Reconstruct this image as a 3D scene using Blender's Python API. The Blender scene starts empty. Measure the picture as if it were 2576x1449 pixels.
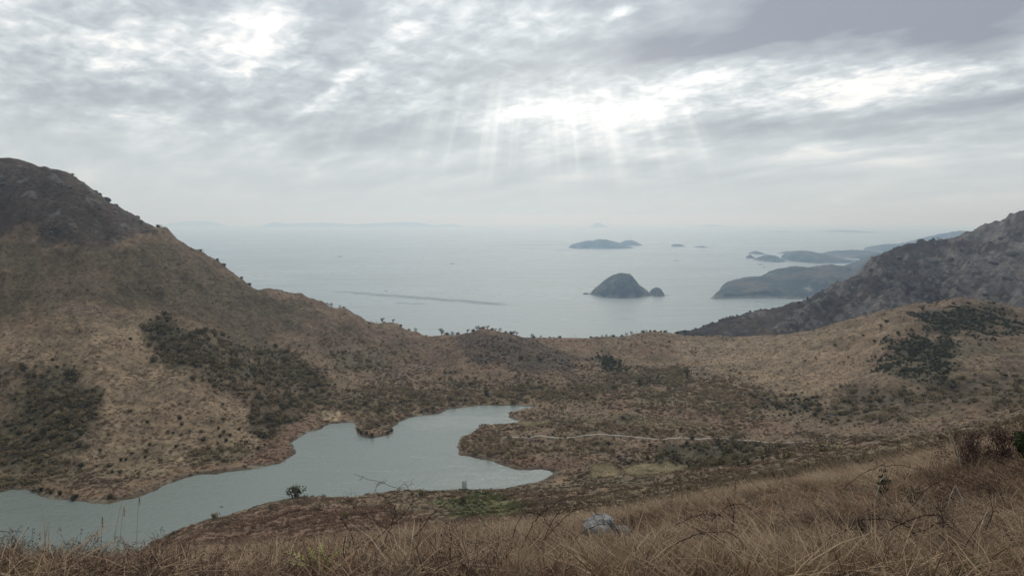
import bpy, math, random
import numpy as np
from mathutils import Vector
from mathutils.geometry import tessellate_polygon
R = math.radians
rng = np.random.default_rng(7)
random.seed(7)
scene = bpy.context.scene
COL = scene.collection

# ------------------------------------------------------------------ camera
CZ = 350.0                    # eye height above the sea
F, CX, CY, HY = 1900.0, 1288.0, 724.5, 546.0   # focal length, centre and level line in a 2576 x 1449 frame
PITCH = math.atan((CY - HY) / F)
cam_d = bpy.data.cameras.new('camera')
cam_d.sensor_width = 36.0
cam_d.lens = 36.0 * F / 2576.0
cam_d.clip_start = 0.1
cam_d.clip_end = 200000.0
cam = bpy.data.objects.new('camera', cam_d)
COL.objects.link(cam)
cam.location = (0, 0, CZ)
cam.rotation_euler = (math.pi / 2 - PITCH, 0, 0)
scene.camera = cam

# ------------------------------------------------------------------ world, sun, exposure
SUN_AZ, SUN_EL = R(2.0), R(43.0)
SUN_DIR = Vector((math.sin(SUN_AZ) * math.cos(SUN_EL), math.cos(SUN_AZ) * math.cos(SUN_EL), math.sin(SUN_EL)))
world = bpy.data.worlds.new('World')
scene.world = world
world.use_nodes = True


class Nodes:
    """thin helper to write node trees as expressions"""
    def __init__(self, tree):
        self.t = tree
        tree.nodes.clear()

    def new(self, kind, **props):
        n = self.t.nodes.new(kind)
        for k, v in props.items():
            setattr(n, k, v)
        return n

    def put(self, sock, v):
        if isinstance(v, (int, float)):
            try:
                sock.default_value = v
            except TypeError:
                sock.default_value = (v, v, v)
        elif isinstance(v, (tuple, list)):
            if len(sock.default_value) == 4 and len(v) == 3:
                v = (*v, 1.0)
            sock.default_value = v
        else:
            self.t.links.new(v, sock)

    def m(self, op, a, b=0.0, c=0.0, clamp=False):
        n = self.new('ShaderNodeMath', operation=op, use_clamp=clamp)
        for i, v in enumerate((a, b, c)):
            self.put(n.inputs[i], v)
        return n.outputs[0]

    def v(self, op, a, b=(0, 0, 0)):
        n = self.new('ShaderNodeVectorMath', operation=op)
        self.put(n.inputs[0], a)
        self.put(n.inputs[1], b)
        return n.outputs['Value'] if op in ('DOT_PRODUCT', 'LENGTH') else n.outputs[0]

    def xyz(self, a):
        n = self.new('ShaderNodeSeparateXYZ')
        self.put(n.inputs[0], a)
        return n.outputs

    def comb(self, x, y, z):
        n = self.new('ShaderNodeCombineXYZ')
        for i, q in enumerate((x, y, z)):
            self.put(n.inputs[i], q)
        return n.outputs[0]

    def noise(self, vec, scale=1.0, detail=4.0, rough=0.5, dist=0.0, out=0, dim='3D'):
        n = self.new('ShaderNodeTexNoise', noise_dimensions=dim)
        if vec is not None:
            self.put(n.inputs['Vector'], vec)
        n.inputs['Scale'].default_value = scale
        n.inputs['Detail'].default_value = detail
        n.inputs['Roughness'].default_value = rough
        n.inputs['Distortion'].default_value = dist
        return n.outputs[out]

    def mix(self, f, a, b, blend='MIX'):
        n = self.new('ShaderNodeMix', data_type='RGBA', blend_type=blend)
        self.put(n.inputs[0], f)
        self.put(n.inputs[6], a)
        self.put(n.inputs[7], b)
        return n.outputs[2]

    def smooth(self, x, lo, hi, a=0.0, b=1.0):
        n = self.new('ShaderNodeMapRange', interpolation_type='SMOOTHSTEP')
        for i, q in enumerate((x, lo, hi, a, b)):
            self.put(n.inputs[i], q)
        return n.outputs[0]

    def ramp(self, x, stops):
        n = self.new('ShaderNodeValToRGB')
        self.put(n.inputs[0], x)
        el = n.color_ramp.elements
        while len(el) < len(stops):
            el.new(0.5)
        for e, (p, c) in zip(el, stops):
            e.position = p
            e.color = (*c, 1.0)
        return n.outputs[0]


def build_world():
    N = Nodes(world.node_tree)
    d = N.new('ShaderNodeTexCoord').outputs['Generated']
    x, y, z = N.xyz(d)
    az = N.m('ARCTAN2', x, y)                       # degrees-free azimuth and elevation of the view ray
    el = N.m('ARCSINE', z)
    # cloud deck coordinates: a curved deck far above, seen in perspective, turned along the wind
    zc = N.m('ADD', N.m('MAXIMUM', z, 0.0), 0.22)
    px, py = N.m('DIVIDE', x, zc), N.m('DIVIDE', y, zc)
    a = R(-43)
    along = N.m('ADD', N.m('MULTIPLY', px, math.sin(a)), N.m('MULTIPLY', py, math.cos(a)))
    across = N.m('SUBTRACT', N.m('MULTIPLY', px, math.cos(a)), N.m('MULTIPLY', py, math.sin(a)))
    deck = N.comb(across, N.m('MULTIPLY', along, 0.5), 0.0)
    big = N.noise(N.comb(across, N.m('MULTIPLY', along, 0.35), 3.3), 1.6, 2, 0.5, 0.2)
    mid = N.noise(deck, 4.6, 4, 0.5, 0.2)
    cell = N.noise(N.comb(across, N.m('MULTIPLY', along, 0.8), 9.1), 15.0, 4, 0.55, 0.3)
    warp = N.noise(deck, 5.0, 5, 0.55, out=1)
    wx, wy, _ = N.xyz(warp)
    waz = N.m('ADD', az, N.m('MULTIPLY', N.m('SUBTRACT', wx, 0.5), 0.14))
    wel = N.m('ADD', el, N.m('MULTIPLY', N.m('SUBTRACT', wy, 0.5), 0.08))
    # thickness of the deck: noise plus the cloud masses and thin bands this sky has
    t = N.m('ADD', N.m('MULTIPLY', N.m('SUBTRACT', big, 0.5), 0.9), N.m('MULTIPLY', N.m('SUBTRACT', mid, 0.5), 1.9))
    t = N.m('ADD', t, 0.10)
    fine = N.m('MULTIPLY', N.m('SUBTRACT', cell, 0.5), 2.3)
    thin = 0.0
    for (bx, by, sx, sy, rot, amp) in BLOBS:
        dx, dy = N.m('SUBTRACT', waz, R(bx)), N.m('SUBTRACT', wel, R(by))
        ca, sa = math.cos(R(rot)), math.sin(R(rot))
        u = N.m('MULTIPLY', N.m('ADD', N.m('MULTIPLY', dx, ca), N.m('MULTIPLY', dy, sa)), 1.0 / R(sx))
        w = N.m('MULTIPLY', N.m('SUBTRACT', N.m('MULTIPLY', dy, ca), N.m('MULTIPLY', dx, sa)), 1.0 / R(sy))
        q = N.m('ADD', N.m('MULTIPLY', u, u), N.m('MULTIPLY', w, w))
        t = N.m('ADD', t, N.m('MULTIPLY', N.m('EXPONENT', N.m('MULTIPLY', q, -1.0)), amp))
    # the fine broken cells show where the deck is thin; thick cloud is smooth
    open_ = N.smooth(t, 0.9, -0.2, 0.22, 1.0)
    t = N.m('ADD', t, N.m('MULTIPLY', N.m('MULTIPLY', fine, open_), N.smooth(el, R(3), R(9), 0.1, 1.0)))
    # brightness of the deck against its thickness; whiter towards the hidden sun
    cosg = N.v('DOT_PRODUCT', d, tuple(SUN_DIR))
    glow = N.m('POWER', N.m('MAXIMUM', cosg, 0.0), 5.0)
    k = N.m('ADD', N.m('MULTIPLY', t, 0.44), 0.49, clamp=True)
    cloud = N.ramp(k, [(0.0, (1.16, 1.12, 1.02)), (0.24, (0.93, 0.93, 0.905)), (0.38, (0.72, 0.75, 0.765)),
                       (0.54, (0.56, 0.605, 0.63)), (0.72, (0.44, 0.478, 0.508)), (1.0, (0.30, 0.318, 0.365))])
    gain = N.m('ADD', N.m('MULTIPLY', glow, 0.22), 1.03)
    cloud = N.v('MULTIPLY', cloud, N.comb(gain, gain, gain))
    # light shafts painted into the sky colour, fanning from a point below the sun
    s = Vector((math.sin(SUN_AZ) * math.cos(R(29)), math.cos(SUN_AZ) * math.cos(R(29)), math.sin(R(29))))   # fan origin set below the sun lamp for a wider spread
    e1 = Vector((0, 0, 1)).cross(s).normalized()
    e2 = s.cross(e1).normalized()
    sa_, sb_ = N.v('DOT_PRODUCT', d, tuple(e1)), N.v('DOT_PRODUCT', d, tuple(e2))
    ang = N.m('ARCTAN2', sa_, N.m('MULTIPLY', sb_, -1.0))
    rays = N.noise(N.comb(N.m('MULTIPLY', ang, 10.0), 0.0, 0.0), 1.0, 3, 0.6)
    rays = N.smooth(rays, 0.42, 0.75)
    band = N.m('MULTIPLY', N.smooth(el, R(-0.5), R(5.0)), N.smooth(el, R(11.5), R(6.5)))
    azw = N.m('MULTIPLY', N.m('SUBTRACT', az, R(4)), 1.0 / R(13))
    fan = N.m('EXPONENT', N.m('MULTIPLY', N.m('MULTIPLY', azw, azw), -1.0))
    rays = N.m('MULTIPLY', N.m('MULTIPLY', rays, band), N.m('MULTIPLY', fan, 0.33))
    cloud = N.v('ADD', cloud, N.comb(rays, N.m('MULTIPLY', rays, 0.96), N.m('MULTIPLY', rays, 0.84)))
    # warm glow painted into the low sky colour, well below the sun
    ga, ge = N.m('MULTIPLY', N.m('SUBTRACT', az, R(4.5)), 1 / R(10)), N.m('MULTIPLY', N.m('SUBTRACT', el, R(8.5)), 1 / R(4.2))
    gw = N.m('MULTIPLY', N.m('EXPONENT', N.m('MULTIPLY', N.m('ADD', N.m('MULTIPLY', ga, ga), N.m('MULTIPLY', ge, ge)), -1.0)), 0.14)
    cloud = N.v('ADD', cloud, N.comb(gw, N.m('MULTIPLY', gw, 0.92), N.m('MULTIPLY', gw, 0.74)))
    # low down the deck melts into even grey air
    low = N.smooth(el, R(0.0), R(8.5))
    cloud = N.mix(N.m('ADD', N.m('MULTIPLY', low, 0.85), 0.15), (0.60, 0.645, 0.655), cloud)
    sky = N.new('ShaderNodeTexSky', sky_type='NISHITA', sun_disc=False)
    sky.sun_elevation, sky.sun_rotation = SUN_EL, SUN_AZ
    sky.altitude = 300
    STR = 0.1
    up = N.v('MULTIPLY', cloud, (1 / STR,) * 3)
    col = N.mix(0.96, sky.outputs[0], up)
    bg = N.new('ShaderNodeBackground')
    N.put(bg.inputs[0], col)
    bg.inputs[1].default_value = STR
    world.cycles.sampling_method = 'MANUAL'
    world.cycles.sample_map_resolution = 512
    out = N.new('ShaderNodeOutputWorld')
    N.t.links.new(bg.outputs[0], out.inputs[0])


# (azimuth, elevation, half widths, turn, amount) in degrees: + thicker, - thinner
BLOBS = [(31, 14.6, 10, 2.0, 0, 0.6), (17, 15.2, 8, 1.5, 6, 0.45),
         (23.8, 13.1, 12.0, 1.96, 4, 1.3), (30.8, 11.2, 3.5, 1.24, 0, 0.5), (14.7, 12.3, 5.6, 1.0, 8, 0.5), (5.7, 7.8, 7.2, 1.46, 8, -0.7),
         (13.4, 9.1, 6.8, 1.14, 8, -0.5), (26.4, 8.9, 7.9, 1.25, 6, -0.8), (9.2, 5.4, 3.8, 0.76, 0, -0.5), (16.2, 6.2, 5.5, 0.91, 0, 0.7),
         (28.8, 6.3, 6.9, 0.88, 5, 0.6), (24.1, 4.2, 6.3, 0.54, 3, -0.4), (4.8, 3.6, 7.8, 0.59, 0, 0.4), (-18.1, 12.6, 2.2, 1.77, 60, -0.75),
         (-23.2, 11.9, 4.5, 1.58, 0, -0.35), (-11.9, 10.4, 3.5, 0.68, 35, -0.6), (-30.9, 11.8, 2.8, 1.23, 0, -0.25), (-7.5, 12.7, 1.8, 0.57, 35, -0.4),
         (8.5, 14.3, 1.5, 0.67, 20, -1.1), (-14.7, 6.7, 8.4, 1.2, -3, 0.6), (-4.1, 9.5, 4.5, 1.74, 30, 0.4), (-12.1, 13.6, 3.5, 1.39, 30, 0.4),
         (-25.9, 7.4, 6.3, 1.0, 0, 0.35), (3.3, 11.4, 5.4, 1.33, 20, 0.35), (-14.2, 4.2, 2.5, 0.52, 20, -0.4)]
build_world()
sun_d = bpy.data.lights.new('sun', 'SUN')
sun_d.energy = 1.5
sun_d.angle = R(15)
sun_d.color = (1.0, 0.95, 0.87)
sun = bpy.data.objects.new('sun', sun_d)
COL.objects.link(sun)
sun.rotation_euler = (-SUN_DIR).to_track_quat('-Z', 'Y').to_euler()
sun.location = (0, 0, 900)
vs = scene.view_settings
vs.view_transform, vs.look, vs.exposure, vs.gamma = 'Standard', 'None', 0.0, 1.0
vs.use_curve_mapping = False
cy = scene.cycles
cy.use_denoising = True
cy.denoiser = 'OPENIMAGEDENOISE'
cy.denoising_input_passes = 'RGB_ALBEDO_NORMAL'
cy.max_bounces, cy.diffuse_bounces, cy.glossy_bounces = 5, 2, 2
cy.transmission_bounces, cy.transparent_max_bounces, cy.volume_bounces = 2, 6, 2
cy.caustics_reflective = cy.caustics_refractive = False
cy.sample_clamp_indirect = 4.0


# ------------------------------------------------------------------ helpers
def at(px, py, Y):
    """point seen at (px, py) of the 2576 x 1449 frame, Y metres ahead"""
    u, v = (px - CX) / F, (CY - py) / F
    cp, sp = math.cos(PITCH), math.sin(PITCH)
    dy, dz = cp + v * sp, -sp + v * cp
    s = Y / dy
    return np.array((u * s, Y, CZ + dz * s))


def project(x, y, z):
    cp, sp = math.cos(PITCH), math.sin(PITCH)
    dz = z - CZ
    dep = y * cp - dz * sp
    dep = np.where(np.abs(dep) < 1e-6, 1e-6, dep)
    return CX + F * x / dep, CY - F * (y * sp + dz * cp) / dep, dep


def perlin(x, y, seed=0):
    xi, yi = np.floor(x).astype(np.int64), np.floor(y).astype(np.int64)
    xf, yf = x - xi, y - yi

    def g(ix, iy, fx, fy):
        h = (ix * 374761393 + iy * 668265263 + seed * 1442695041) & 0x7fffffff
        h = ((h ^ (h >> 13)) * 1274126177) & 0x7fffffff
        a = (h ^ (h >> 16)) * (2 * np.pi / 65536.0)
        return np.cos(a) * fx + np.sin(a) * fy
    u, v = xf ** 3 * (xf * (xf * 6 - 15) + 10), yf ** 3 * (yf * (yf * 6 - 15) + 10)
    a = g(xi, yi, xf, yf) * (1 - u) + g(xi + 1, yi, xf - 1, yf) * u
    b = g(xi, yi + 1, xf, yf - 1) * (1 - u) + g(xi + 1, yi + 1, xf - 1, yf - 1) * u
    return (a * (1 - v) + b * v) * 1.5


def fbm(x, y, wave, octaves=4, seed=0, gain=0.5, ridged=False):
    s, amp, out = 1.0 / wave, 1.0, 0.0
    for i in range(octaves):
        n = perlin(x * s + 17.3 * i, y * s - 9.1 * i, seed + i)
        out = out + amp * ((1 - 2 * np.abs(n)) if ridged else n)
        s *= 2.03
        amp *= gain
    return out


def sstep(x, lo, hi):
    t = np.clip((x - lo) / (hi - lo), 0, 1)
    return t * t * (3 - 2 * t)


def in_poly(px, py, poly):
    poly = np.asarray(poly, float)
    inside = np.zeros(px.shape, bool)
    n = len(poly)
    for i in range(n):
        x0, y0 = poly[i]
        x1, y1 = poly[(i + 1) % n]
        if y0 == y1:
            continue
        c = ((y0 > py) != (y1 > py)) & (px < (x1 - x0) * (py - y0) / (y1 - y0) + x0)
        inside ^= c
    return inside


def poly_dist(px, py, poly):
    """signed distance to a polygon, positive outside"""
    poly = np.asarray(poly, float)
    best = np.full(px.shape, 1e9)
    n = len(poly)
    for i in range(n):
        x0, y0 = poly[i]
        x1, y1 = poly[(i + 1) % n]
        dx, dy = x1 - x0, y1 - y0
        t = np.clip(((px - x0) * dx + (py - y0) * dy) / (dx * dx + dy * dy + 1e-9), 0, 1)
        best = np.minimum(best, (px - x0 - t * dx) ** 2 + (py - y0 - t * dy) ** 2)
    return np.sqrt(best) * np.where(in_poly(px, py, poly), -1, 1)


def mesh_np(name, verts, faces, mat=None, smooth=True):
    """mesh from numpy arrays; faces is (n, 3) or (n, 4)"""
    me = bpy.data.meshes.new(name)
    verts = np.ascontiguousarray(verts, np.float32)
    faces = np.ascontiguousarray(faces, np.int32)
    nf, k = faces.shape
    me.vertices.add(len(verts))
    me.vertices.foreach_set('co', verts.ravel())
    me.loops.add(nf * k)
    me.loops.foreach_set('vertex_index', faces.ravel())
    me.polygons.add(nf)
    me.polygons.foreach_set('loop_start', np.arange(0, nf * k, k, dtype=np.int32))
    if smooth:
        me.polygons.foreach_set('use_smooth', np.ones(nf, bool))
    me.update(calc_edges=True)
    if mat:
        me.materials.append(mat)
    return me


def set_color(me, rgb, name='tint'):
    a = me.color_attributes.new(name, 'FLOAT_COLOR', 'POINT')
    a.data.foreach_set('color', np.c_[rgb, np.ones(len(rgb))].astype(np.float32).ravel())


def link(name, data, parent=None, loc=None, kind=None, label=None, cat=None, group=None):
    o = bpy.data.objects.new(name, data)
    COL.objects.link(o)
    if parent is not None:
        o.parent = parent
    if loc is not None:
        o.location = loc
    for k, v in (('kind', kind), ('label', label), ('category', cat), ('group', group)):
        if v:
            o[k] = v
    return o


def grid_faces(nr, nc, wrap=False):
    i = np.arange(nr - 1)[:, None] * nc
    j = np.arange(nc if wrap else nc - 1)[None, :]
    j2 = (j + 1) % nc
    return np.stack([i + j, i + j2, i + nc + j2, i + nc + j], -1).reshape(-1, 4)


def material(name, rough=0.9, spec=0.15):
    m = bpy.data.materials.new(name)
    m.use_nodes = True
    N = Nodes(m.node_tree)
    b = N.new('ShaderNodeBsdfPrincipled')
    b.inputs['Roughness'].default_value = rough
    b.inputs['Specular IOR Level'].default_value = spec
    o = N.new('ShaderNodeOutputMaterial')
    N.t.links.new(b.outputs[0], o.inputs[0])
    return m, N, b


def bump(N, b, height, strength=0.5, dist=0.1):
    n = N.new('ShaderNodeBump')
    n.inputs['Strength'].default_value = strength
    n.inputs['Distance'].default_value = dist
    N.put(n.inputs['Height'], height)
    N.t.links.new(n.outputs[0], b.inputs['Normal'])


def land_material(name, scales=(0.35, 1.6), contrast=0.55, bump_d=0.5):
    """ground whose tint is an attribute of the land; grain and fine relief from noise"""
    m, N, b = material(name, 0.95, 0.1)
    co = N.new('ShaderNodeTexCoord').outputs['Object']
    tint = N.new('ShaderNodeAttribute', attribute_name='tint').outputs['Color']
    n1 = N.noise(co, scales[0], 5, 0.65)
    n2 = N.noise(co, scales[1], 5, 0.7)
    g = N.m('ADD', N.m('MULTIPLY', n1, 0.5), N.m('MULTIPLY', n2, 0.5))
    g = N.smooth(g, 0.3, 0.7, 1 - contrast, 1 + contrast)
    col = N.v('MULTIPLY', tint, N.comb(g, g, g))
    N.put(b.inputs['Base Color'], col)
    bump(N, b, N.m('ADD', n1, n2), 0.9, bump_d)
    return m


def instancer(name, pts, rots, scales, sources, label, seed=0, tints=None):
    """uncountable ground cover: one object, plants scattered on its points"""
    me = bpy.data.meshes.new(name)
    me.vertices.add(len(pts))
    me.vertices.foreach_set('co', np.ascontiguousarray(pts, np.float32).ravel())
    for nm, typ, arr, fld in (('rot', 'FLOAT_VECTOR', rots, 'vector'), ('scl', 'FLOAT_VECTOR', scales, 'vector')):
        at_ = me.attributes.new(nm, typ, 'POINT')
        at_.data.foreach_set(fld, np.ascontiguousarray(arr, np.float32).ravel())
    if tints is not None:
        at_ = me.attributes.new('plant_tint', 'FLOAT_VECTOR', 'POINT')
        at_.data.foreach_set('vector', np.ascontiguousarray(tints, np.float32).ravel())
    me.update()
    col = bpy.data.collections.new(name + '_kinds')
    for s in sources:
        col.objects.link(s)
    t = bpy.data.node_groups.new(name, 'GeometryNodeTree')
    t.interface.new_socket('Geometry', in_out='INPUT', socket_type='NodeSocketGeometry')
    t.interface.new_socket('Geometry', in_out='OUTPUT', socket_type='NodeSocketGeometry')
    nd = t.nodes
    gi, go = nd.new('NodeGroupInput'), nd.new('NodeGroupOutput')
    ip = nd.new('GeometryNodeInstanceOnPoints')
    ci = nd.new('GeometryNodeCollectionInfo')
    ci.inputs['Collection'].default_value = col
    ci.inputs['Separate Children'].default_value = True
    ci.inputs['Reset Children'].default_value = True
    ip.inputs['Pick Instance'].default_value = True
    rv = nd.new('FunctionNodeRandomValue')
    rv.data_type = 'INT'
    rv.inputs[4].default_value = 0
    rv.inputs[5].default_value = len(sources) - 1
    rv.inputs['Seed'].default_value = seed
    ra, sa = nd.new('GeometryNodeInputNamedAttribute'), nd.new('GeometryNodeInputNamedAttribute')
    ra.data_type = sa.data_type = 'FLOAT_VECTOR'
    ra.inputs[0].default_value, sa.inputs[0].default_value = 'rot', 'scl'
    e2r = nd.new('FunctionNodeEulerToRotation')
    L = t.links.new
    L(gi.outputs[0], ip.inputs['Points'])
    L(ci.outputs[0], ip.inputs['Instance'])
    L(rv.outputs[2], ip.inputs['Instance Index'])
    L(ra.outputs[0], e2r.inputs[0])
    L(e2r.outputs[0], ip.inputs['Rotation'])
    L(sa.outputs[0], ip.inputs['Scale'])
    L(ip.outputs[0], go.inputs[0])
    o = link(name, me, kind='stuff', label=label)
    md = o.modifiers.new('scatter', 'NODES')
    md.node_group = t
    return o


# ------------------------------------------------------------------ the valley: heights
LAKE_Z = 220.0
LAKE_PX = [(-420, 1300), (-250, 1262), (-100, 1248), (0, 1239), (28, 1230), (60, 1234), (93, 1246), (139, 1256), (181, 1264), (232, 1266),
           (278, 1263), (324, 1253), (371, 1242), (403, 1231), (426, 1216), (463, 1204), (500, 1194), (556, 1188), (625, 1180),
           (672, 1173), (708, 1166), (735, 1150), (742, 1130), (738, 1115), (745, 1105), (770, 1090), (810, 1080), (830, 1068),
           (865, 1064), (885, 1065), (893, 1078), (897, 1090), (915, 1100), (940, 1102), (970, 1097), (988, 1089), (990, 1075),
           (1010, 1062), (1030, 1050), (1075, 1044), (1105, 1040), (1120, 1031), (1180, 1023), (1240, 1020), (1300, 1021),
           (1345, 1024), (1303, 1033), (1278, 1039), (1280, 1048), (1294, 1056), (1312, 1060), (1267, 1068), (1223, 1067),
           (1202, 1070), (1194, 1082), (1164, 1100), (1151, 1111), (1148, 1123), (1152, 1135), (1158, 1145), (1200, 1153),
           (1240, 1163), (1265, 1172), (1310, 1182), (1350, 1180), (1385, 1183), (1397, 1190), (1380, 1200), (1345, 1215),
           (1310, 1222), (1260, 1227), (1200, 1232), (1120, 1232), (1050, 1231), (1000, 1234), (960, 1240), (900, 1246),
           (800, 1248), (750, 1252), (690, 1260), (600, 1284), (540, 1304), (470, 1326), (420, 1349), (380, 1366), (300, 1410),
           (200, 1450), (0, 1490), (-300, 1500), (-500, 1420)]


def on_level(px, py, z):
    u, v = (px - CX) / F, (CY - py) / F
    cp, sp = math.cos(PITCH), math.sin(PITCH)
    dy, dz = cp + v * sp, -sp + v * cp
    s = (z - CZ) / dz
    return (u * s, dy * s)


LAKE = np.array([on_level(a, b, LAKE_Z) for a, b in LAKE_PX])
# control points of the valley (frame position, metres ahead): ridges, faces, shores, the slope one stands on
CTRL = [
    # the slope underfoot
    (0, 1480, 4.3), (650, 1480, 4.3), (1288, 1480, 4.3), (1900, 1475, 4.3), (2576, 1465, 4.3), (-500, 1490, 4.3), (3100, 1450, 4.3),
    (300, 1455, 8), (1288, 1412, 8), (2000, 1380, 8), (2500, 1330, 8), (-300, 1480, 8), (3000, 1280, 8),
    (-300, 1475, 14), (0, 1452, 14), (300, 1437, 16), (500, 1412, 20), (800, 1380, 24), (1000, 1352, 26), (1300, 1335, 26), (1500, 1312, 28),
    (1700, 1278, 30), (1900, 1243, 32), (2100, 1208, 30), (2300, 1176, 28), (2450, 1150, 24), (2576, 1118, 20), (2900, 1040, 18),
    # falling away below it
    (-300, 1540, 60), (0, 1530, 70), (300, 1510, 70), (600, 1440, 80), (900, 1390, 80), (1300, 1370, 80), (1500, 1330, 80), (1700, 1285, 75),
    (2000, 1195, 90), (2300, 1150, 90), (2576, 1085, 70), (2900, 1030, 60),
    (-200, 1520, 200), (150, 1490, 200), (400, 1400, 210), (700, 1330, 210), (1000, 1315, 200), (1300, 1300, 190), (1700, 1236, 180),
    (2000, 1160, 190), (2300, 1128, 190), (2576, 1052, 160), (2900, 1000, 160),
    (500, 1320, 280), (800, 1280, 290), (1200, 1258, 295), (1500, 1228, 320), (1700, 1196, 320), (2000, 1134, 290), (2300, 1108, 300),
    (2576, 1030, 290), (2900, 960, 290),
    # floor and path
    (1700, 1160, 388), (1450, 1170, 395), (1300, 1120, 425), (1340, 1100, 428), (1500, 1097, 426), (1700, 1103, 412), (2000, 1112, 382),
    (2200, 1108, 345), (2400, 1091, 315), (1450, 1050, 480), (2600, 1000, 400), (2900, 900, 400),
    # left hill, far side of the lake
    (-600, 1150, 385), (-600, 1000, 430), (-600, 850, 490), (-600, 600, 570), (-600, 330, 655), (-300, 1170, 380), (-300, 900, 470), (-300, 650, 560), (-300, 370, 655),
    (0, 1150, 385), (0, 1000, 430), (0, 850, 490), (0, 700, 550), (0, 550, 605), (0, 416, 655), (150, 446, 660), (240, 488, 665),
    (300, 1180, 375), (300, 1000, 440), (300, 850, 510), (300, 700, 585), (300, 519, 670), (350, 552, 672), (440, 597, 685),
    (500, 1100, 415), (500, 950, 480), (500, 800, 580), (500, 637, 690), (560, 673, 695), (640, 720, 705), (740, 747, 710), (830, 780, 715),
    (700, 1050, 465), (700, 950, 530), (700, 850, 610), (900, 1000, 510), (900, 900, 620), (900, 802, 720), (1000, 827, 728),
    # saddle
    (1100, 970, 560), (1100, 900, 650), (1100, 850, 735), (1160, 846, 715), (1240, 839, 690), (1240, 900, 620), (1240, 965, 560), (1340, 857, 730),
    (1400, 861, 760), (1450, 858, 775), (1400, 960, 570), (1500, 1000, 530), (1500, 920, 640), (1500, 854, 790), (1600, 848, 800), (1640, 844, 810),
    (1800, 1050, 480), (1800, 950, 600), (1800, 880, 720), (1730, 843, 805), (1800, 843, 800), (1900, 849, 760), (2000, 840, 720),
    # right knoll
    (2100, 1000, 500), (2100, 900, 600), (2100, 819, 690), (2200, 799, 670), (2260, 785, 660), (2340, 775, 650), (2440, 767, 640), (2500, 780, 630), (2576, 800, 620),
    (2300, 1000, 450), (2500, 1000, 420), (2300, 900, 530), (2450, 850, 560), (2700, 830, 600), (2900, 790, 600), (2700, 930, 480),
]
BACK = [  # outer slopes, down to the sea (frame x, metres ahead, height)
    (-600, 800, 330), (-600, 1000, 150), (-600, 1300, -30), (0, 800, 320), (0, 1000, 140), (0, 1300, -30), (350, 800, 280), (350, 1000, 110), (350, 1250, -30),
    (700, 830, 210), (700, 1000, 80), (700, 1200, -30), (1000, 850, 165), (1000, 1000, 70), (1000, 1200, -30), (1240, 820, 180), (1240, 1000, 60), (1240, 1200, -30),
    (1450, 900, 150), (1450, 1020, 60), (1450, 1250, -30), (1640, 920, 160), (1640, 1100, 40), (1640, 1300, -30), (1900, 900, 165), (1900, 1100, 60), (1900, 1300, -30),
    (2200, 800, 225), (2200, 1000, 190), (2200, 1300, 100), (2500, 800, 240), (2500, 1000, 215), (2500, 1300, 150), (2900, 900, 240), (2900, 1300, 200)]


class Spline:
    """thin-plate spline of the sight slope over (azimuth, log distance)"""
    def __init__(self, pts, lam=2e-5):
        P = np.array(pts, float)
        r = np.hypot(P[:, 0], P[:, 1])
        self.q = self.coord(np.arctan2(P[:, 0], P[:, 1]), r)
        s = (CZ - P[:, 2]) / r
        n = len(P)
        K = self.kern(self.q[:, None, :] - self.q[None]) + lam * np.eye(n)
        A = np.zeros((n + 3, n + 3))
        A[:n, :n] = K
        A[:n, n], A[:n, n + 1:] = 1, self.q
        A[n:, :n] = A[:n, n:].T
        self.w = np.linalg.solve(A, np.r_[s, 0, 0, 0])

    @staticmethod
    def coord(az, r):
        return np.stack([az / 0.35, np.log(r) / 0.6], -1)

    @staticmethod
    def kern(d):
        r2 = (d ** 2).sum(-1)
        return 0.5 * r2 * np.log(r2 + 1e-12)

    def __call__(self, x, y):
        r = np.hypot(x, y)
        az = np.clip(np.arctan2(x, y), -0.85, 0.85)
        out = np.empty(x.size)
        q = self.coord(az.ravel(), r.ravel())
        n = len(self.q)
        for i in range(0, x.size, 20000):
            qq = q[i:i + 20000]
            out[i:i + 20000] = self.kern(qq[:, None, :] - self.q[None]) @ self.w[:n] + self.w[n] + qq @ self.w[n + 1:]
        return CZ - out.reshape(x.shape) * r


def back_pt(px, Y, z):
    return np.array(((px - CX) / F * Y, Y, z))


valley_spline = Spline([at(*c) for c in CTRL] + [back_pt(*b) for b in BACK])


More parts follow.
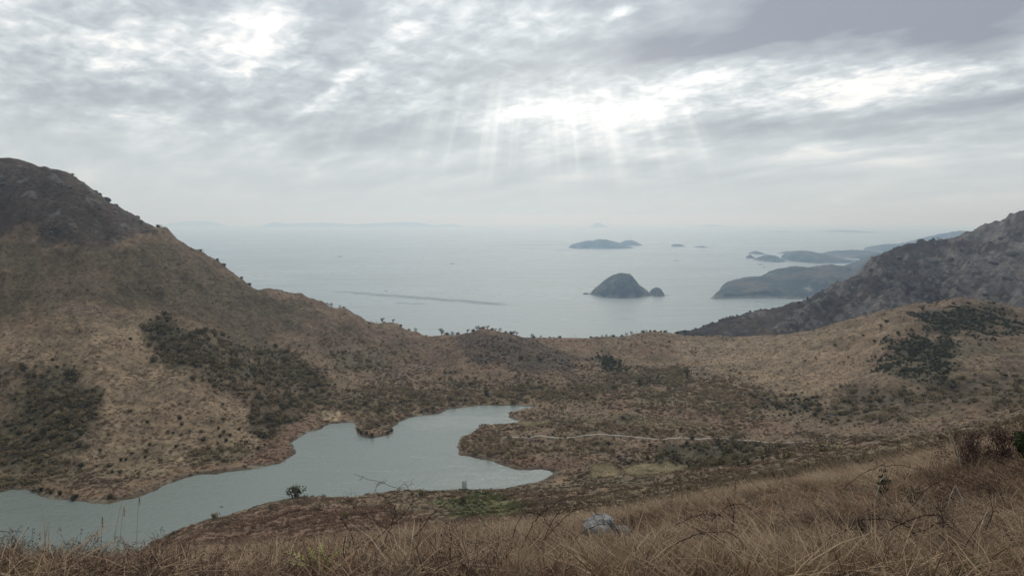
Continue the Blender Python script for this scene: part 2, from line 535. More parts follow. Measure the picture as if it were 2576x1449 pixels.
def valley_height(x, y):
    x, y = np.asarray(x, float), np.asarray(y, float)
    r = np.hypot(x, y)
    rr = np.maximum(r, 4.0)
    xs, ys = x * rr / np.maximum(r, 1e-3), y * rr / np.maximum(r, 1e-3)
    z = valley_spline(xs, ys)
    z = np.where(r < 4.0, z + (CZ - 1.62 - z) * (1 - r / 4.0) ** 1.5, z)
    # behind the viewer the slope simply climbs on
    az = np.abs(np.arctan2(x, y))
    wb = sstep(az, R(62), R(115))
    zb = CZ - 1.62 + 0.22 * np.minimum(r, 350) - 0.6 * np.maximum(r - 350, 0)
    z = z * (1 - wb) + zb * wb
    far = sstep(r, 40, 220)
    n = fbm(x, y, 95, 3, 3) * 3.0 * far + fbm(x, y, 24, 3, 11) * 1.5 * sstep(r, 20, 120)
    n = n + fbm(x, y, 6, 3, 21) * 0.22 * (0.35 + 0.65 * far)
    # gullies running down the faces
    gul = fbm(x + 0.35 * y, y * 0.25 - x * 0.1, 46, 3, 31, ridged=True)
    n = n + (gul - 0.4) * 4.0 * sstep(r, 330, 430) * sstep(z, LAKE_Z + 4, LAKE_Z + 30)
    d = poly_dist(x, y, LAKE)
    d = d + fbm(x, y, 9, 3, 41) * 1.5 + fbm(x, y, 32, 2, 43) * 2.0
    shore = sstep(d, 2, 40)
    z = z + n * shore
    out_z = np.maximum(z, LAKE_Z + 1.0 + 0.04 * np.clip(d, 0, 60))
    land = LAKE_Z + 0.9 * sstep(d, -0.4, 1.6) + 0.08 * np.clip(d, 0, 40) - 0.35
    mixw = sstep(d, 0, 30)
    near_lake = (d < 300) & (r > 150) & (az < R(62)) & (r < 860)
    zl = np.where(near_lake & (r < 790), out_z, z)
    res = land * (1 - mixw) + zl * mixw
    res = np.where(d < 0, LAKE_Z - 0.35 - np.minimum(-d * 0.35, 6.0), res)
    return res


mat_valley = land_material('dry_hill_grass', (0.30, 1.7), 0.6, 0.6)
# polar lattice: fine where one stands, coarser far off and behind
AZ = np.concatenate([np.linspace(-180, -46, 60, endpoint=False), np.linspace(-46, 46, 620), np.linspace(46, 180, 61)[1:-1]])
RR = np.concatenate([[0.4], np.geomspace(1.2, 40, 150, endpoint=False), np.geomspace(40, 270, 110, endpoint=False),
                     np.linspace(270, 850, 400, endpoint=False), np.linspace(850, 1500, 60)])
ag, rg = np.meshgrid(np.radians(AZ), RR)
VX, VY = rg * np.sin(ag), rg * np.cos(ag)
VZ = valley_height(VX, VY)
PX, PY, DEP = project(VX, VY, VZ)
LD = poly_dist(VX, VY, LAKE)

# ------------------------------------------------------------------ what grows where (patches found on the land)
PATCH = dict(
    gully=[(365, 800), (420, 795), (470, 830), (540, 830), (600, 870), (700, 880), (790, 910), (830, 960), (800, 1000), (760, 1030),
           (700, 1050), (640, 1012), (560, 985), (500, 957), (440, 925), (400, 890), (370, 850)],
    gully_low=[(640, 1012), (700, 1050), (760, 1030), (720, 1080), (690, 1110), (640, 1090), (630, 1040)],
    left_thicket=[(-200, 930), (0, 940), (60, 930), (100, 890), (160, 920), (190, 970), (250, 985), (250, 1050), (230, 1100), (120, 1140), (0, 1165), (-200, 1170)],
    left_low=[(-200, 1110), (0, 1110), (150, 1100), (240, 1100), (180, 1160), (140, 1225), (60, 1230), (0, 1225), (-200, 1240)],
    shore=[(690, 1060), (760, 1010), (860, 990), (960, 960), (1060, 990), (1200, 965), (1290, 970), (1400, 960), (1500, 950), (1570, 960),
           (1530, 1000), (1400, 1010), (1250, 1012), (1150, 1015), (1095, 1032), (1040, 1045), (1000, 1055), (985, 1080), (950, 1085), (905, 1080),
           (900, 1030), (800, 1020), (740, 1060)],
    hollow_dark=[(1498, 893), (1530, 892), (1556, 908), (1570, 935), (1545, 938), (1515, 915)],
    hollow=[(1545, 930), (1600, 930), (1700, 925), (1740, 935), (1700, 965), (1640, 972), (1570, 965)],
    hollow_low=[(1600, 950), (1660, 948), (1655, 968), (1610, 972)],
    knoll=[(2300, 790), (2360, 775), (2440, 766), (2500, 778), (2545, 803), (2600, 830), (2500, 842), (2400, 845), (2400, 880), (2390, 930),
           (2350, 960), (2290, 960), (2200, 940), (2200, 910), (2250, 890), (2230, 860), (2290, 835), (2350, 850), (2330, 820)],
    slope_dark=[(1880, 1010), (2040, 995), (2060, 1040), (1950, 1035), (1850, 1025)],
    slope_olive=[(1560, 990), (1680, 985), (1690, 1010), (1600, 1030)],
    right_sparse=[(2150, 960), (2300, 980), (2450, 940), (2650, 950), (2650, 1020), (2400, 1025), (2200, 1060), (2060, 1060), (2060, 1040)],
    slope_shrub=[(1690, 960), (1850, 950), (1980, 1000), (1900, 1050), (1780, 1060), (1680, 1020)],
    peninsula=[(1160, 1112), (1200, 1085), (1290, 1098), (1400, 1118), (1500, 1108), (1545, 1130), (1450, 1150), (1300, 1142), (1180, 1142)],
    by_path=[(1380, 1070), (1560, 1062), (1720, 1078), (1850, 1085), (1850, 1096), (1700, 1095), (1500, 1088), (1390, 1090)],
    green_low=[(1560, 1150), (1640, 1148), (1700, 1120), (1850, 1112), (1950, 1140), (1880, 1160), (1720, 1175), (1600, 1172)],
    lens=[(470, 1150), (520, 1130), (600, 1115), (630, 1130), (600, 1155), (520, 1165)],
    mid_olive=[(830, 890), (900, 890), (980, 910), (960, 930), (880, 937), (840, 920)],
    saddle_shrub=[(760, 830), (900, 850), (1020, 880), (1000, 900), (880, 880), (760, 870)],
    straw=[(1480, 1168), (1545, 1163), (1560, 1200), (1490, 1200)],
    straw2=[(1565, 1172), (1680, 1165), (1720, 1182), (1600, 1208)],
    straw3=[(1268, 1064), (1330, 1052), (1410, 1055), (1340, 1076)],
    straw4=[(800, 1035), (860, 1033), (850, 1062), (815, 1060)],
    straw5=[(1560, 1048), (1740, 1060), (1800, 1075), (1650, 1075), (1540, 1062)],
    tan=[(-300, 850), (0, 840), (350, 820), (372, 870), (420, 925), (620, 1020), (690, 1060), (640, 1130), (400, 1180), (250, 1190), (200, 1150), (250, 1080),
         (250, 990), (150, 950), (0, 900), (-300, 900)],
    top_dark=[(-400, 350), (0, 395), (200, 440), (340, 530), (385, 585), (330, 600), (300, 622), (120, 622), (60, 560), (0, 600), (-400, 620)],
    tan_right=[(1690, 865), (2000, 843), (2250, 788), (2280, 830), (2200, 900), (2100, 1000), (1950, 985), (1800, 930), (1700, 900)],
    red_near=[(380, 1380), (560, 1305), (740, 1268), (900, 1275), (1080, 1292), (1100, 1340), (800, 1420)],
    green_near=[(1060, 1250), (1200, 1240), (1330, 1260), (1320, 1295), (1150, 1295)],
    knoll_brown=[(1150, 848), (1240, 835), (1340, 855), (1460, 890), (1440, 950), (1300, 930), (1180, 900)],
    red_shore=[(1150, 1120), (1160, 1145), (1260, 1172), (1400, 1180), (1500, 1165), (1480, 1145), (1300, 1140)],
    left_upper=[(-300, 620), (0, 610), (300, 622), (400, 600), (650, 725), (820, 790), (700, 850), (600, 860), (420, 790), (200, 760), (0, 820), (-300, 820)],
    saddle_mid=[(820, 790), (1080, 850), (1160, 860), (1150, 930), (950, 960), (820, 900), (720, 870)],
    red_left=[(740, 1110), (820, 1070), (890, 1060), (870, 1030), (700, 1070), (640, 1150), (560, 1185), (720, 1160)],
)
nz_px = fbm(VX, VY, 24, 5, 61, 0.6) * 26 + fbm(VX, VY, 80, 3, 67) * 14      # ragged patch edges
inview = (DEP > 2)


def patch(name, soft=14.0):
    poly = np.array(PATCH[name], float)
    ext = np.sqrt(np.prod(np.ptp(poly, axis=0)))
    kk = np.clip(ext / 150.0, 0.12, 1.0)
    soft = soft * np.clip(ext / 110.0, 0.25, 1.0)
    lo, hi = poly.min(0) - 60, poly.max(0) + 60
    sel = inview & (PX > lo[0]) & (PX < hi[0]) & (PY > lo[1]) & (PY < hi[1]) & (RR[:, None] > 45)
    out = np.zeros(PX.shape)
    sx, sy = PX[sel], PY[sel]
    d = poly_dist(sx, sy * 1.6, poly * (1, 1.6)) + nz_px[sel] * 0.9 * kk
    out[sel] = sstep(-d, -soft, soft)
    return out


def lerp(a, b, w):
    return a * (1 - w[..., None]) + np.asarray(b) * w[..., None]


C_TAN, C_PALE, C_RED, C_BROWN = (0.24, 0.165, 0.113), (0.31, 0.222, 0.15), (0.215, 0.13, 0.094), (0.145, 0.103, 0.077)
C_OLIVE, C_DARK, C_STRAW, C_GREEN, C_ROCK = (0.165, 0.132, 0.085), (0.06, 0.054, 0.036), (0.52, 0.42, 0.285), (0.13, 0.135, 0.055), (0.26, 0.24, 0.23)
C_LITTER, C_PURPLE = (0.06, 0.042, 0.03), (0.072, 0.054, 0.048)
n1, n2, n3 = fbm(VX, VY, 130, 4, 71), fbm(VX, VY, 34, 4, 73), fbm(VX, VY, 9, 3, 79)
tint = np.broadcast_to(np.array(C_TAN), VX.shape + (3,)).copy()
tint = lerp(tint, C_RED, sstep(n1 + 0.5 * n2, -0.1, 0.6) * 0.7)
tint = lerp(tint, C_BROWN, sstep(n2 - 0.4 * n1, 0.05, 0.7) * 0.75)
tint = lerp(tint, C_OLIVE, sstep(fbm(VX, VY, 60, 4, 83), 0.15, 0.6) * 0.6)
tint = lerp(tint, C_DARK, sstep(n3 + 0.6 * n2, 0.45, 0.95) * 0.45)
for nm, c, w in (('left_upper', (0.115, 0.088, 0.058), 0.7), ('saddle_mid', C_BROWN, 0.45), ('tan', C_PALE, 0.65), ('tan_right', C_PALE, 0.6), ('top_dark', C_PURPLE, 0.85), ('red_near', C_RED, 0.8),
                 ('red_shore', C_RED, 0.8), ('red_left', C_RED, 0.8), ('knoll_brown', C_PURPLE, 0.6), ('green_near', C_GREEN, 0.8), ('right_sparse', C_BROWN, 0.6)):
    tint = lerp(tint, c, patch(nm) * w)
MASK = {}
broken = fbm(VX, VY, 46, 4, 197, 0.6)
for nm, c, w in (('gully', (0.085, 0.073, 0.045), .8), ('gully_low', C_DARK, .6), ('left_thicket', (0.085, 0.073, 0.045), .8), ('left_low', C_OLIVE, .7), ('shore', C_OLIVE, .75),
                 ('hollow_dark', C_DARK, 1), ('hollow', C_OLIVE, .8), ('hollow_low', C_DARK, .9), ('knoll', C_DARK, .9), ('slope_dark', (0.085, 0.073, 0.045), .5),
                 ('slope_olive', C_OLIVE, .8), ('right_sparse', C_DARK, .3), ('slope_shrub', C_OLIVE, .4), ('peninsula', C_OLIVE, .6), ('by_path', C_OLIVE, .4),
                 ('green_low', (0.085, 0.073, 0.045), .8), ('lens', C_OLIVE, .8), ('mid_olive', C_OLIVE, .8), ('saddle_shrub', C_OLIVE, .3)):
    MASK[nm] = patch(nm, 24)
    brk = {'left_thicket': 0.85, 'gully': 0.5, 'shore': 0.5, 'knoll': 0.55, 'left_low': 0.6, 'green_low': 0.5}.get(nm, 0)
    if brk:                                   # grass tongues running into the scrub
        MASK[nm] = MASK[nm] * (1 - brk * sstep(broken, -0.05, 0.4))
    tint = lerp(tint, c, MASK[nm] * w)
for nm, w in (('straw', 0.95), ('straw2', 0.95), ('straw3', 0.9), ('straw4', 0.6), ('straw5', 0.5)):
    pw_ = patch(nm, 12)
    tint = lerp(tint, C_STRAW, pw_ * w)
    for q_ in MASK:
        MASK[q_] = MASK[q_] * (1 - 0.9 * pw_)
bankw = 2.5 + 2.5 * np.clip(fbm(VX, VY, 12, 3, 181) + 0.3, 0, 2)
bank = (1 - sstep(LD, bankw * 0.4, bankw * 1.3)) * (LD > -3)
tint = lerp(tint, (0.12, 0.088, 0.065), bank * 0.8)
tint = lerp(tint, (0.30, 0.25, 0.19), bank * sstep(fbm(VX, VY, 20, 3, 183), 0.15, 0.5) * 0.7)
tint = lerp(tint, (0.30, 0.18, 0.115), (sstep(LD, 3, 6) * (1 - sstep(LD, 8, 18))) * 0.3 * sstep(n2, -0.4, 0.3))
# bare rock where the top of the left hill is steep and broken
rock_n = fbm(VX, VY, 14, 4, 91)
tint = lerp(tint, C_ROCK, sstep(rock_n, 0.38, 0.62) * patch('top_dark', 20) * 0.35)
tint = lerp(tint, (0.20, 0.148, 0.098), sstep(rg, 30, 60) * (1 - sstep(rg, 170, 300)) * sstep(PX, 1150, 1400) * 0.75)
tint = lerp(tint, C_LITTER, (1 - sstep(rg, 25, 55)) * 0.8)
# faint tracks that sheep and cattle have trodden along the slope
trk = np.abs(perlin(VX / 60 + 5, VY / 60, 171) + 0.25 * perlin(VX / 14, VY / 14, 172))
trk2 = np.sin(VZ * 2 * np.pi / 3.4 + 5 * perlin(VX / 30, VY / 30, 173))
tint = lerp(tint, (0.12, 0.082, 0.055), (1 - sstep(trk, 0.0, 0.018)) * (rg > 200) * 0.7)
tint = tint * (1 - 0.16 * sstep(trk2, 0.4, 1.0) * (rg > 200) * sstep(n2, -0.3, 0.3))[..., None]
tint = tint * np.array((0.84, 0.88, 0.85))
tint = np.clip(tint * (1 + 0.25 * n3[..., None]) * (1 + 0.35 * n2[..., None]), 0.01, 0.8)
me = mesh_np('valley', np.stack([VX, VY, VZ], -1).reshape(-1, 3), grid_faces(len(RR), len(AZ), True), mat_valley)
set_color(me, tint.reshape(-1, 3))
link('valley_ground', me, kind='structure', label='grassy brown valley and slopes around the lake')

# ------------------------------------------------------------------ the rocky mountain on the right
MTN = [(1600, 880, 1120), (1715, 838, 1150), (1800, 810, 1180), (1900, 783, 1220), (2000, 766, 1250), (2060, 742, 1265), (2110, 722, 1280), (2150, 700, 1290),
       (2175, 673, 1300), (2200, 652, 1300), (2222, 641, 1305), (2270, 626, 1320), (2320, 619, 1340), (2390, 611, 1350), (2430, 604, 1350), (2475, 580, 1345),
       (2515, 559, 1340), (2550, 541, 1340), (2576, 531, 1340), (2700, 480, 1330), (2900, 410, 1320), (3200, 380, 1300)]
mp = [at(*c) for c in MTN]
front = [(1500, 1040, 60), (1640, 1050, 100), (1800, 1050, 125), (2000, 1040, 165), (2200, 1020, 200), (2400, 1010, 225), (2576, 1000, 245), (2900, 1000, 260), (3200, 1000, 260),
         (1500, 900, 30), (1800, 900, 70), (2200, 880, 150), (2576, 860, 190), (3200, 850, 200),
         (1750, 1100, 142), (1900, 1120, 178), (2100, 1140, 225), (2250, 1160, 255), (2400, 1150, 265), (2576, 1150, 300), (2800, 1150, 330)]
behind = [(1600, 1300, 20), (1600, 1500, -40), (1800, 1350, 90), (1800, 1550, -40), (2000, 1450, 110), (2000, 1650, -40), (2200, 1500, 160), (2200, 1750, -40), (2400, 1550, 190), (2400, 1800, -40),
          (2700, 1550, 280), (2700, 1850, 0), (3200, 1600, 280), (3200, 1900, 0)]
mtn_spline = Spline(mp + [back_pt(*b) for b in front] + [back_pt(*b) for b in behind], 1e-4)


def mountain_height(x, y):
    z = mtn_spline(x, y)
    n = fbm(x, y, 190, 3, 101, ridged=True) * 9 - 4
    n = n + fbm(x, y, 55, 4, 107, ridged=True) * 8 - 3 + fbm(x, y, 13, 3, 113) * 1.6
    # vertical ribs on the crags
    n = n + fbm(x * 1.0, y * 0.18, 17, 3, 117, ridged=True) * 2.4
    lo = sstep(z, 150, 230) * 0.7 + 0.3
    return z + (n - 11.5) * lo


maz = np.radians(np.linspace(5, 50, 420))
mrr = np.concatenate([np.linspace(860, 1400, 330, endpoint=False), np.linspace(1400, 2150, 60)])
ma, mr = np.meshgrid(maz, mrr)
mx, my = mr * np.sin(ma), mr * np.cos(ma)
mz = mountain_height(mx, my)
gy, gx = np.gradient(mz)
dr = np.gradient(mrr)[:, None]
da = (maz[1] - maz[0]) * mr
slope = np.hypot(gy / dr, gx / da)
k1, k2 = fbm(mx, my, 120, 4, 121), fbm(mx, my, 44, 4, 127)
mpx, mpy, _ = project(mx, my, mz)
crag = sstep(slope + 0.6 * k2 + 0.5 * k1 + 0.65 * sstep(mpx, 2330, 2520) * sstep(-mpy, -760, -690), 0.75, 1.35)
mt = np.broadcast_to(np.array((0.048, 0.036, 0.031)), mx.shape + (3,)).copy()
mt = lerp(mt, (0.08, 0.057, 0.04), sstep(k1 - 0.3 * k2, 0.1, 0.6) * 0.8)
mt = lerp(mt, (0.026, 0.026, 0.022), sstep(k2, 0.15, 0.6) * 0.8)
mt = lerp(mt, (0.16, 0.142, 0.13), crag * 0.85)
mt = lerp(mt, (0.22, 0.165, 0.105), (1 - sstep(np.abs(mz - mtn_spline(mx, my) - 0), 0, 0.1)) * 0)
mt = np.clip(mt * (1 + 0.3 * fbm(mx, my, 8, 3, 131)[..., None]), 0.01, 0.7)
mat_mtn = land_material('mountain_scrub_and_rock', (0.12, 0.6), 0.65, 1.2)
me = mesh_np('mountain', np.stack([mx, my, mz], -1).reshape(-1, 3), grid_faces(len(mrr), len(maz)), mat_mtn)
set_color(me, mt.reshape(-1, 3))
link('rocky_mountain', me, kind='structure', label='dark scrub and grey crag mountain beyond the right knoll')

# ------------------------------------------------------------------ sea and lake
ER = 6371000.0 * 7 / 6


def sea_z(x, y):
    return -(x * x + y * y) / (2 * ER)


def water_material(name, deep, rough, waves, strength, dist, slick=False):
    m, N, b = material(name, rough, 0.5)
    b.inputs['IOR'].default_value = 1.333
    co = N.new('ShaderNodeTexCoord').outputs['Object']
    N.put(b.inputs['Base Color'], deep)
    h = 0.0
    for sc, st, am in waves:
        h = N.m('ADD', N.m('MULTIPLY', N.noise(N.v('MULTIPLY', co, (st, 1, 1)), sc, 3, 0.55), am), h)
    bump(N, b, h, strength, dist)
    if slick:
        big_ = 0.022 if slick == 'lake' else 0.0016
        s1 = N.noise(N.v('MULTIPLY', co, (0.35, 1, 1)), big_, 5, 0.6, 0.6)
        s2 = N.noise(N.v('MULTIPLY', co, (0.25, 1, 1)), big_ * 7, 4, 0.6, 0.3)
        r = N.m('ADD', N.m('MULTIPLY', s1, 0.6), N.m('MULTIPLY', s2, 0.4))
        rr_ = N.smooth(r, 0.35, 0.65, rough * 0.7, rough * 1.35)
        # rougher streaks added to imitate sun glint off the long low island
        ox, oy, _ = N.xyz(co)
        ex, ey = N.m('MULTIPLY', N.m('SUBTRACT', ox, 380.0), 1 / 800.0), N.m('MULTIPLY', N.m('SUBTRACT', oy, 9600.0), 1 / 1500.0)
        pw = N.m('EXPONENT', N.m('MULTIPLY', N.m('ADD', N.m('MULTIPLY', ex, ex), N.m('MULTIPLY', ey, ey)), -1.0))
        st_ = N.smooth(N.noise(N.v('MULTIPLY', co, (0.35, 1, 1)), 0.004, 3, 0.5), 0.45, 0.6)
        N.put(b.inputs['Roughness'], N.m('ADD', rr_, N.m('MULTIPLY', N.m('MULTIPLY', pw, st_), 0.4)))
    return m


mat_sea = water_material('sea_water', (0.20, 0.235, 0.23), 0.33, [(0.04, 0.5, 1.0), (0.15, 0.6, 0.4)], 0.35, 1.5, True)
sr = np.concatenate([np.linspace(300, 3000, 40, endpoint=False), np.geomspace(3000, 78000, 110)])
sa2, sg = np.meshgrid(np.linspace(0, 2 * np.pi, 240, endpoint=False), sr)
sx, sy = sg * np.sin(sa2), sg * np.cos(sa2)
me = mesh_np('sea', np.stack([sx, sy, sea_z(sx, sy)], -1).reshape(-1, 3), grid_faces(len(sr), 240, True), mat_sea)
link('sea', me, kind='structure', label='pale grey sea reaching to the hazy horizon')

mat_lake = water_material('lake_water', (0.15, 0.178, 0.162), 0.24, [(0.02, 0.5, 4.0), (0.35, 0.8, 1.0), (1.1, 0.8, 0.5)], 0.55, 0.4, 'lake')
ri, ci = np.where((RR > 250) & (RR < 640))[0][::2], np.where(np.abs(AZ) < 46)[0][::2]
lx, ly, ld = VX[np.ix_(ri, ci)], VY[np.ix_(ri, ci)], LD[np.ix_(ri, ci)]
lf = grid_faces(len(ri), len(ci))
lf = lf[(ld.ravel()[lf] < 7).any(1)]
used, inv = np.unique(lf, return_inverse=True)
lv = np.c_[lx.ravel(), ly.ravel(), np.full(lx.size, LAKE_Z)][used]
me = mesh_np('lake', lv, inv.reshape(lf.shape), mat_lake, False)
if me.polygons[0].normal.z < 0:
    me.flip_normals()
link('lake', me, kind='structure', label='calm grey green lake between the brown slopes')


# ------------------------------------------------------------------ islands and headlands
mat_isle = land_material('island_scrub', (0.03, 0.14), 0.5, 3.0)


def island(tops, Y, depth, label, rough=1.0, n=90, m=46, pal=((0.05, 0.052, 0.045), (0.10, 0.085, 0.065)), seed=0, straight=False):
    """land rising from the sea: its crest runs through the given skyline, Y metres ahead; depth is its half width"""
    tops = sorted(tops)
    p = np.array([at(a, b, Y) for a, b in tops])
    x = np.linspace(p[0, 0], p[-1, 0], n)
    base = sea_z(x, np.full_like(x, Y))
    raw = np.interp(x, p[:, 0], p[:, 2])
    h = np.maximum(raw - base, 1.0)
    span = x[-1] - x[0]
    e = np.minimum((x - x[0]), (x[-1] - x)) / span
    h = h * sstep(e, -0.01, 0.03)
    v = np.linspace(-1, 1, m)
    xx, vv = np.meshgrid(x, v)
    hh = np.broadcast_to(h, xx.shape)
    wid = depth * (0.35 + 0.65 * np.sqrt(np.clip(h / h.max(), 0, 1))) * sstep(e, -0.02, 0.12)
    yc = Y
    if straight:                                  # seaward foot in one line instead of a symmetric hill
        yc = (Y - depth + wid)[None, :]
        xx = xx * yc / Y
        hh = np.broadcast_to(CZ - (CZ - raw) * yc[0] / Y, xx.shape)
        hh = np.maximum(hh, 2.0) * sstep(e, -0.01, 0.03)
    yy = yc + vv * wid[None, :] * (1 + 0.25 * fbm(xx, vv * depth, depth * 0.9, 3, 201 + seed))
    prof = np.clip(1 - np.abs(vv) ** 1.7, 0, 1)
    cl = np.clip((1 - np.abs(vv)) * 9, 0, 1) * np.minimum(0.16 * hh, 14)      # sea cliffs
    nn = fbm(xx, yy, max(span / 9, 40), 4, 211 + seed, ridged=True) - 0.5
    top = np.maximum(hh - np.minimum(0.16 * hh, 14), 0)
    zz = sea_z(xx, yy) + top * prof + cl + nn * 0.12 * hh * prof * (1 - prof) * 3.2 * rough
    zz = zz + fbm(xx, yy, max(span / 40, 12), 3, 221 + seed) * 0.05 * hh * prof * rough
    zz = np.where(np.abs(vv) > 0.985, sea_z(xx, yy) - 6, zz)
    c1 = fbm(xx, yy, span / 7, 4, 231 + seed)
    col = lerp(np.broadcast_to(np.array(pal[0]), xx.shape + (3,)).copy(), pal[1], sstep(c1, -0.1, 0.5))
    up = zz - sea_z(xx, yy)
    col = lerp(col, (0.24, 0.215, 0.19), (1 - sstep(up, 3, 13 + 10 * c1)) * (h.max() > 30))
    me = mesh_np('island', np.stack([xx, yy, zz], -1).reshape(-1, 3), grid_faces(m, n), mat_isle)
    set_color(me, col.reshape(-1, 3))
    return link('island', me, kind='structure', label=label)


island([(1481, 741), (1486, 737), (1513, 713), (1537, 695), (1562, 687), (1586, 690), (1595, 701), (1607, 716), (1628, 731), (1640, 744)], 3420, 150,
       'steep dome island with a small hump at its foot', n=140, m=60, seed=1)
island([(1632, 742), (1637, 735), (1643, 727), (1652, 723), (1661, 726), (1668, 736), (1673, 746)], 3400, 80, 'small round hump beside the steep dome island', n=60, m=36, seed=2)
island([(1466, 739), (1472, 736.5), (1480, 738), (1490, 741)], 3440, 22, 'low rocks off the tip of the dome island', n=40, m=20, seed=3)
island([(1675, 747), (1678, 745), (1682, 748)], 3380, 10, 'small sea rock beside the round hump', n=20, m=14, seed=4)
island([(1787, 748), (1797, 740), (1816, 728), (1843, 714), (1882, 702), (1900, 698), (1945, 696), (1973, 684), (1991, 672), (2009, 670), (2039, 674), (2069, 670),
        (2094, 667), (2122, 669), (2160, 680), (2260, 700), (2400, 720)], 3650, 420, 'long blue headland running out behind the rocky mountain', n=200, m=80, seed=5, straight=True)
island([(2060, 720), (2110, 690), (2144, 673), (2176, 659), (2197, 648), (2214, 640), (2229, 640), (2290, 650), (2400, 660)], 4300, 400, 'higher shoulder behind the long headland', n=110, m=50, seed=6)
for tops, Y, dep, lab in [
    ([(1902, 660), (1912, 649), (1931, 641), (1948, 643), (1965, 652), (1978, 660)], 6100, 210, 'rounded island off the far low coast'),
    ([(1876, 648), (1887, 640), (1898, 648), (1908, 651)], 6500, 60, 'tiny peaked island beside the rounded island'),
    ([(1883, 641), (1902, 631.5), (1912, 634), (1924, 641)], 7300, 150, 'small island beyond the rounded island'),
    ([(1956, 641), (1985, 632), (2000, 634), (2020, 640)], 7400, 180, 'low island touching the far coast hills'),
    ([(1975, 660), (1994, 640), (2015, 631), (2033, 631.5), (2059, 637), (2085, 642), (2117, 651), (2147, 654), (2200, 660), (2300, 665)], 6100, 420, 'broad far coast hill behind the headland'),
    ([(2070, 645), (2094, 639), (2118, 631), (2140, 631), (2161, 629), (2191, 631), (2220, 637), (2300, 640)], 6750, 450, 'second far coast hill behind the broad one'),
    ([(2160, 640), (2191, 628), (2235, 614), (2273, 614), (2308, 605), (2343, 596), (2381, 588), (2410, 582), (2440, 582), (2520, 592), (2650, 610)], 7900, 600, 'long pale ridge behind the rocky mountain'),
    ([(1860, 605), (1912, 587), (1968, 582), (2000, 589), (2044, 592), (2088, 583), (2132, 579), (2176, 583), (2220, 585), (2300, 600)], 19000, 1200, 'faint far ridge dissolving in haze'),
    ([(1430, 620), (1440, 615), (1459, 610), (1480, 605), (1492, 606), (1504, 602), (1526, 603), (1544, 608), (1568, 613), (1585, 620), (1598, 625)], 8700, 320, 'long low island under the light shafts'),
    ([(1555, 614), (1574, 605), (1589, 604), (1601, 609), (1619, 619)], 9600, 260, 'domed islet behind the long low island'),
    ([(1689, 617), (1697, 614), (1710, 614.5), (1723, 618)], 9200, 120, 'flat islet on the open sea'),
    ([(1745, 623), (1757, 620), (1767, 619), (1789, 625)], 8900, 120, 'second flat islet with a low end'),
    ([(1480, 572), (1489, 568), (1501, 559.5), (1513, 563), (1524, 568), (1532, 572)], 30000, 500, 'lone peaked island on the horizon'),
    ([(1715, 571), (1760, 568), (1797, 565), (1820, 567.5), (1850, 571)], 34000, 700, 'faint flat island on the horizon'),
    ([(640, 572), (664, 567), (693, 558), (711, 563), (760, 562), (818, 560), (889, 565), (960, 561), (1043, 559), (1096, 567), (1132, 563), (1157, 568), (1235, 575)], 33000, 1500,
     'faint chain of hills on the horizon beyond the left slope'),
    ([(400, 568), (430, 562), (470, 557), (525, 557), (580, 570)], 35000, 900, 'faint low hill on the horizon touching the left slope'),
    ([(1694, 657), (1701, 654.5), (1708, 657)], 6100, 14, 'two low rocks awash in open sea'),
    ([(1906, 667), (1912, 664), (1919, 667)], 5580, 12, 'low reef before the rounded island'),
    ([(1915, 674), (1921, 671), (1927, 674)], 5270, 12, 'low reef before the headland'),
]:
    island(tops, Y, dep, lab, n=70, m=30, seed=int(Y) % 97)

# ------------------------------------------------------------------ haze
hm = bpy.data.materials.new('haze')
hm.use_nodes = True
N = Nodes(hm.node_tree)
pv = N.new('ShaderNodeVolumePrincipled')
pv.inputs['Color'].default_value = (0.50, 0.73, 1.0, 1)
pv.inputs['Density'].default_value = 0.000105
pv.inputs['Absorption Color'].default_value = (1, 1, 1, 1)
pv.inputs['Anisotropy'].default_value = 0.7
ho = N.new('ShaderNodeOutputMaterial')
N.t.links.new(pv.outputs[0], ho.inputs['Volume'])
HW, HB, HT = 80000.0, -900.0, 480.0
hv = np.array([(x, y, z) for x in (-HW, HW) for y in (-HW, HW) for z in (HB, HT)])
hf = np.array([(0, 1, 3, 2), (4, 6, 7, 5), (0, 4, 5, 1), (2, 3, 7, 6), (0, 2, 6, 4), (1, 5, 7, 3)])
hz = link('haze', mesh_np('haze', hv, hf, hm, False), kind='stuff', label='pale even sea haze')

#DETAIL
# ------------------------------------------------------------------ plant and rock builders
def tint_material(name, a, b, rough=0.85, trans=0.0, spec=0.15):
    """plant colour between two tints, by plant and by leaf"""
    m, N, bs = material(name, rough, spec)
    leaf = N.new('ShaderNodeAttribute', attribute_name='leaf').outputs['Fac']
    rnd = N.new('ShaderNodeObjectInfo').outputs['Random']
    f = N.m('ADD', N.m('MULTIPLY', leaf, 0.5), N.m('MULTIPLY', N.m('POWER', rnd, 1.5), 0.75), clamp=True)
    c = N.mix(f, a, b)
    N.put(bs.inputs['Base Color'], c)
    if trans:
        tr = N.new('ShaderNodeBsdfTranslucent')
        N.put(tr.inputs[0], c)
        mx = N.new('ShaderNodeMixShader')
        mx.inputs[0].default_value = trans
        N.t.links.new(bs.outputs[0], mx.inputs[1])
        N.t.links.new(tr.outputs[0], mx.inputs[2])
        out = [n for n in N.t.nodes if n.type == 'OUTPUT_MATERIAL'][0]
        N.t.links.new(mx.outputs[0], out.inputs[0])
    return m


def leaf_attr(me, vals):
    a = me.attributes.new('leaf', 'FLOAT', 'POINT')
    a.data.foreach_set('value', np.ascontiguousarray(vals, np.float32))


def rand_dirs(n):
    v = rng.normal(size=(n, 3))
    return v / np.linalg.norm(v, axis=1)[:, None]


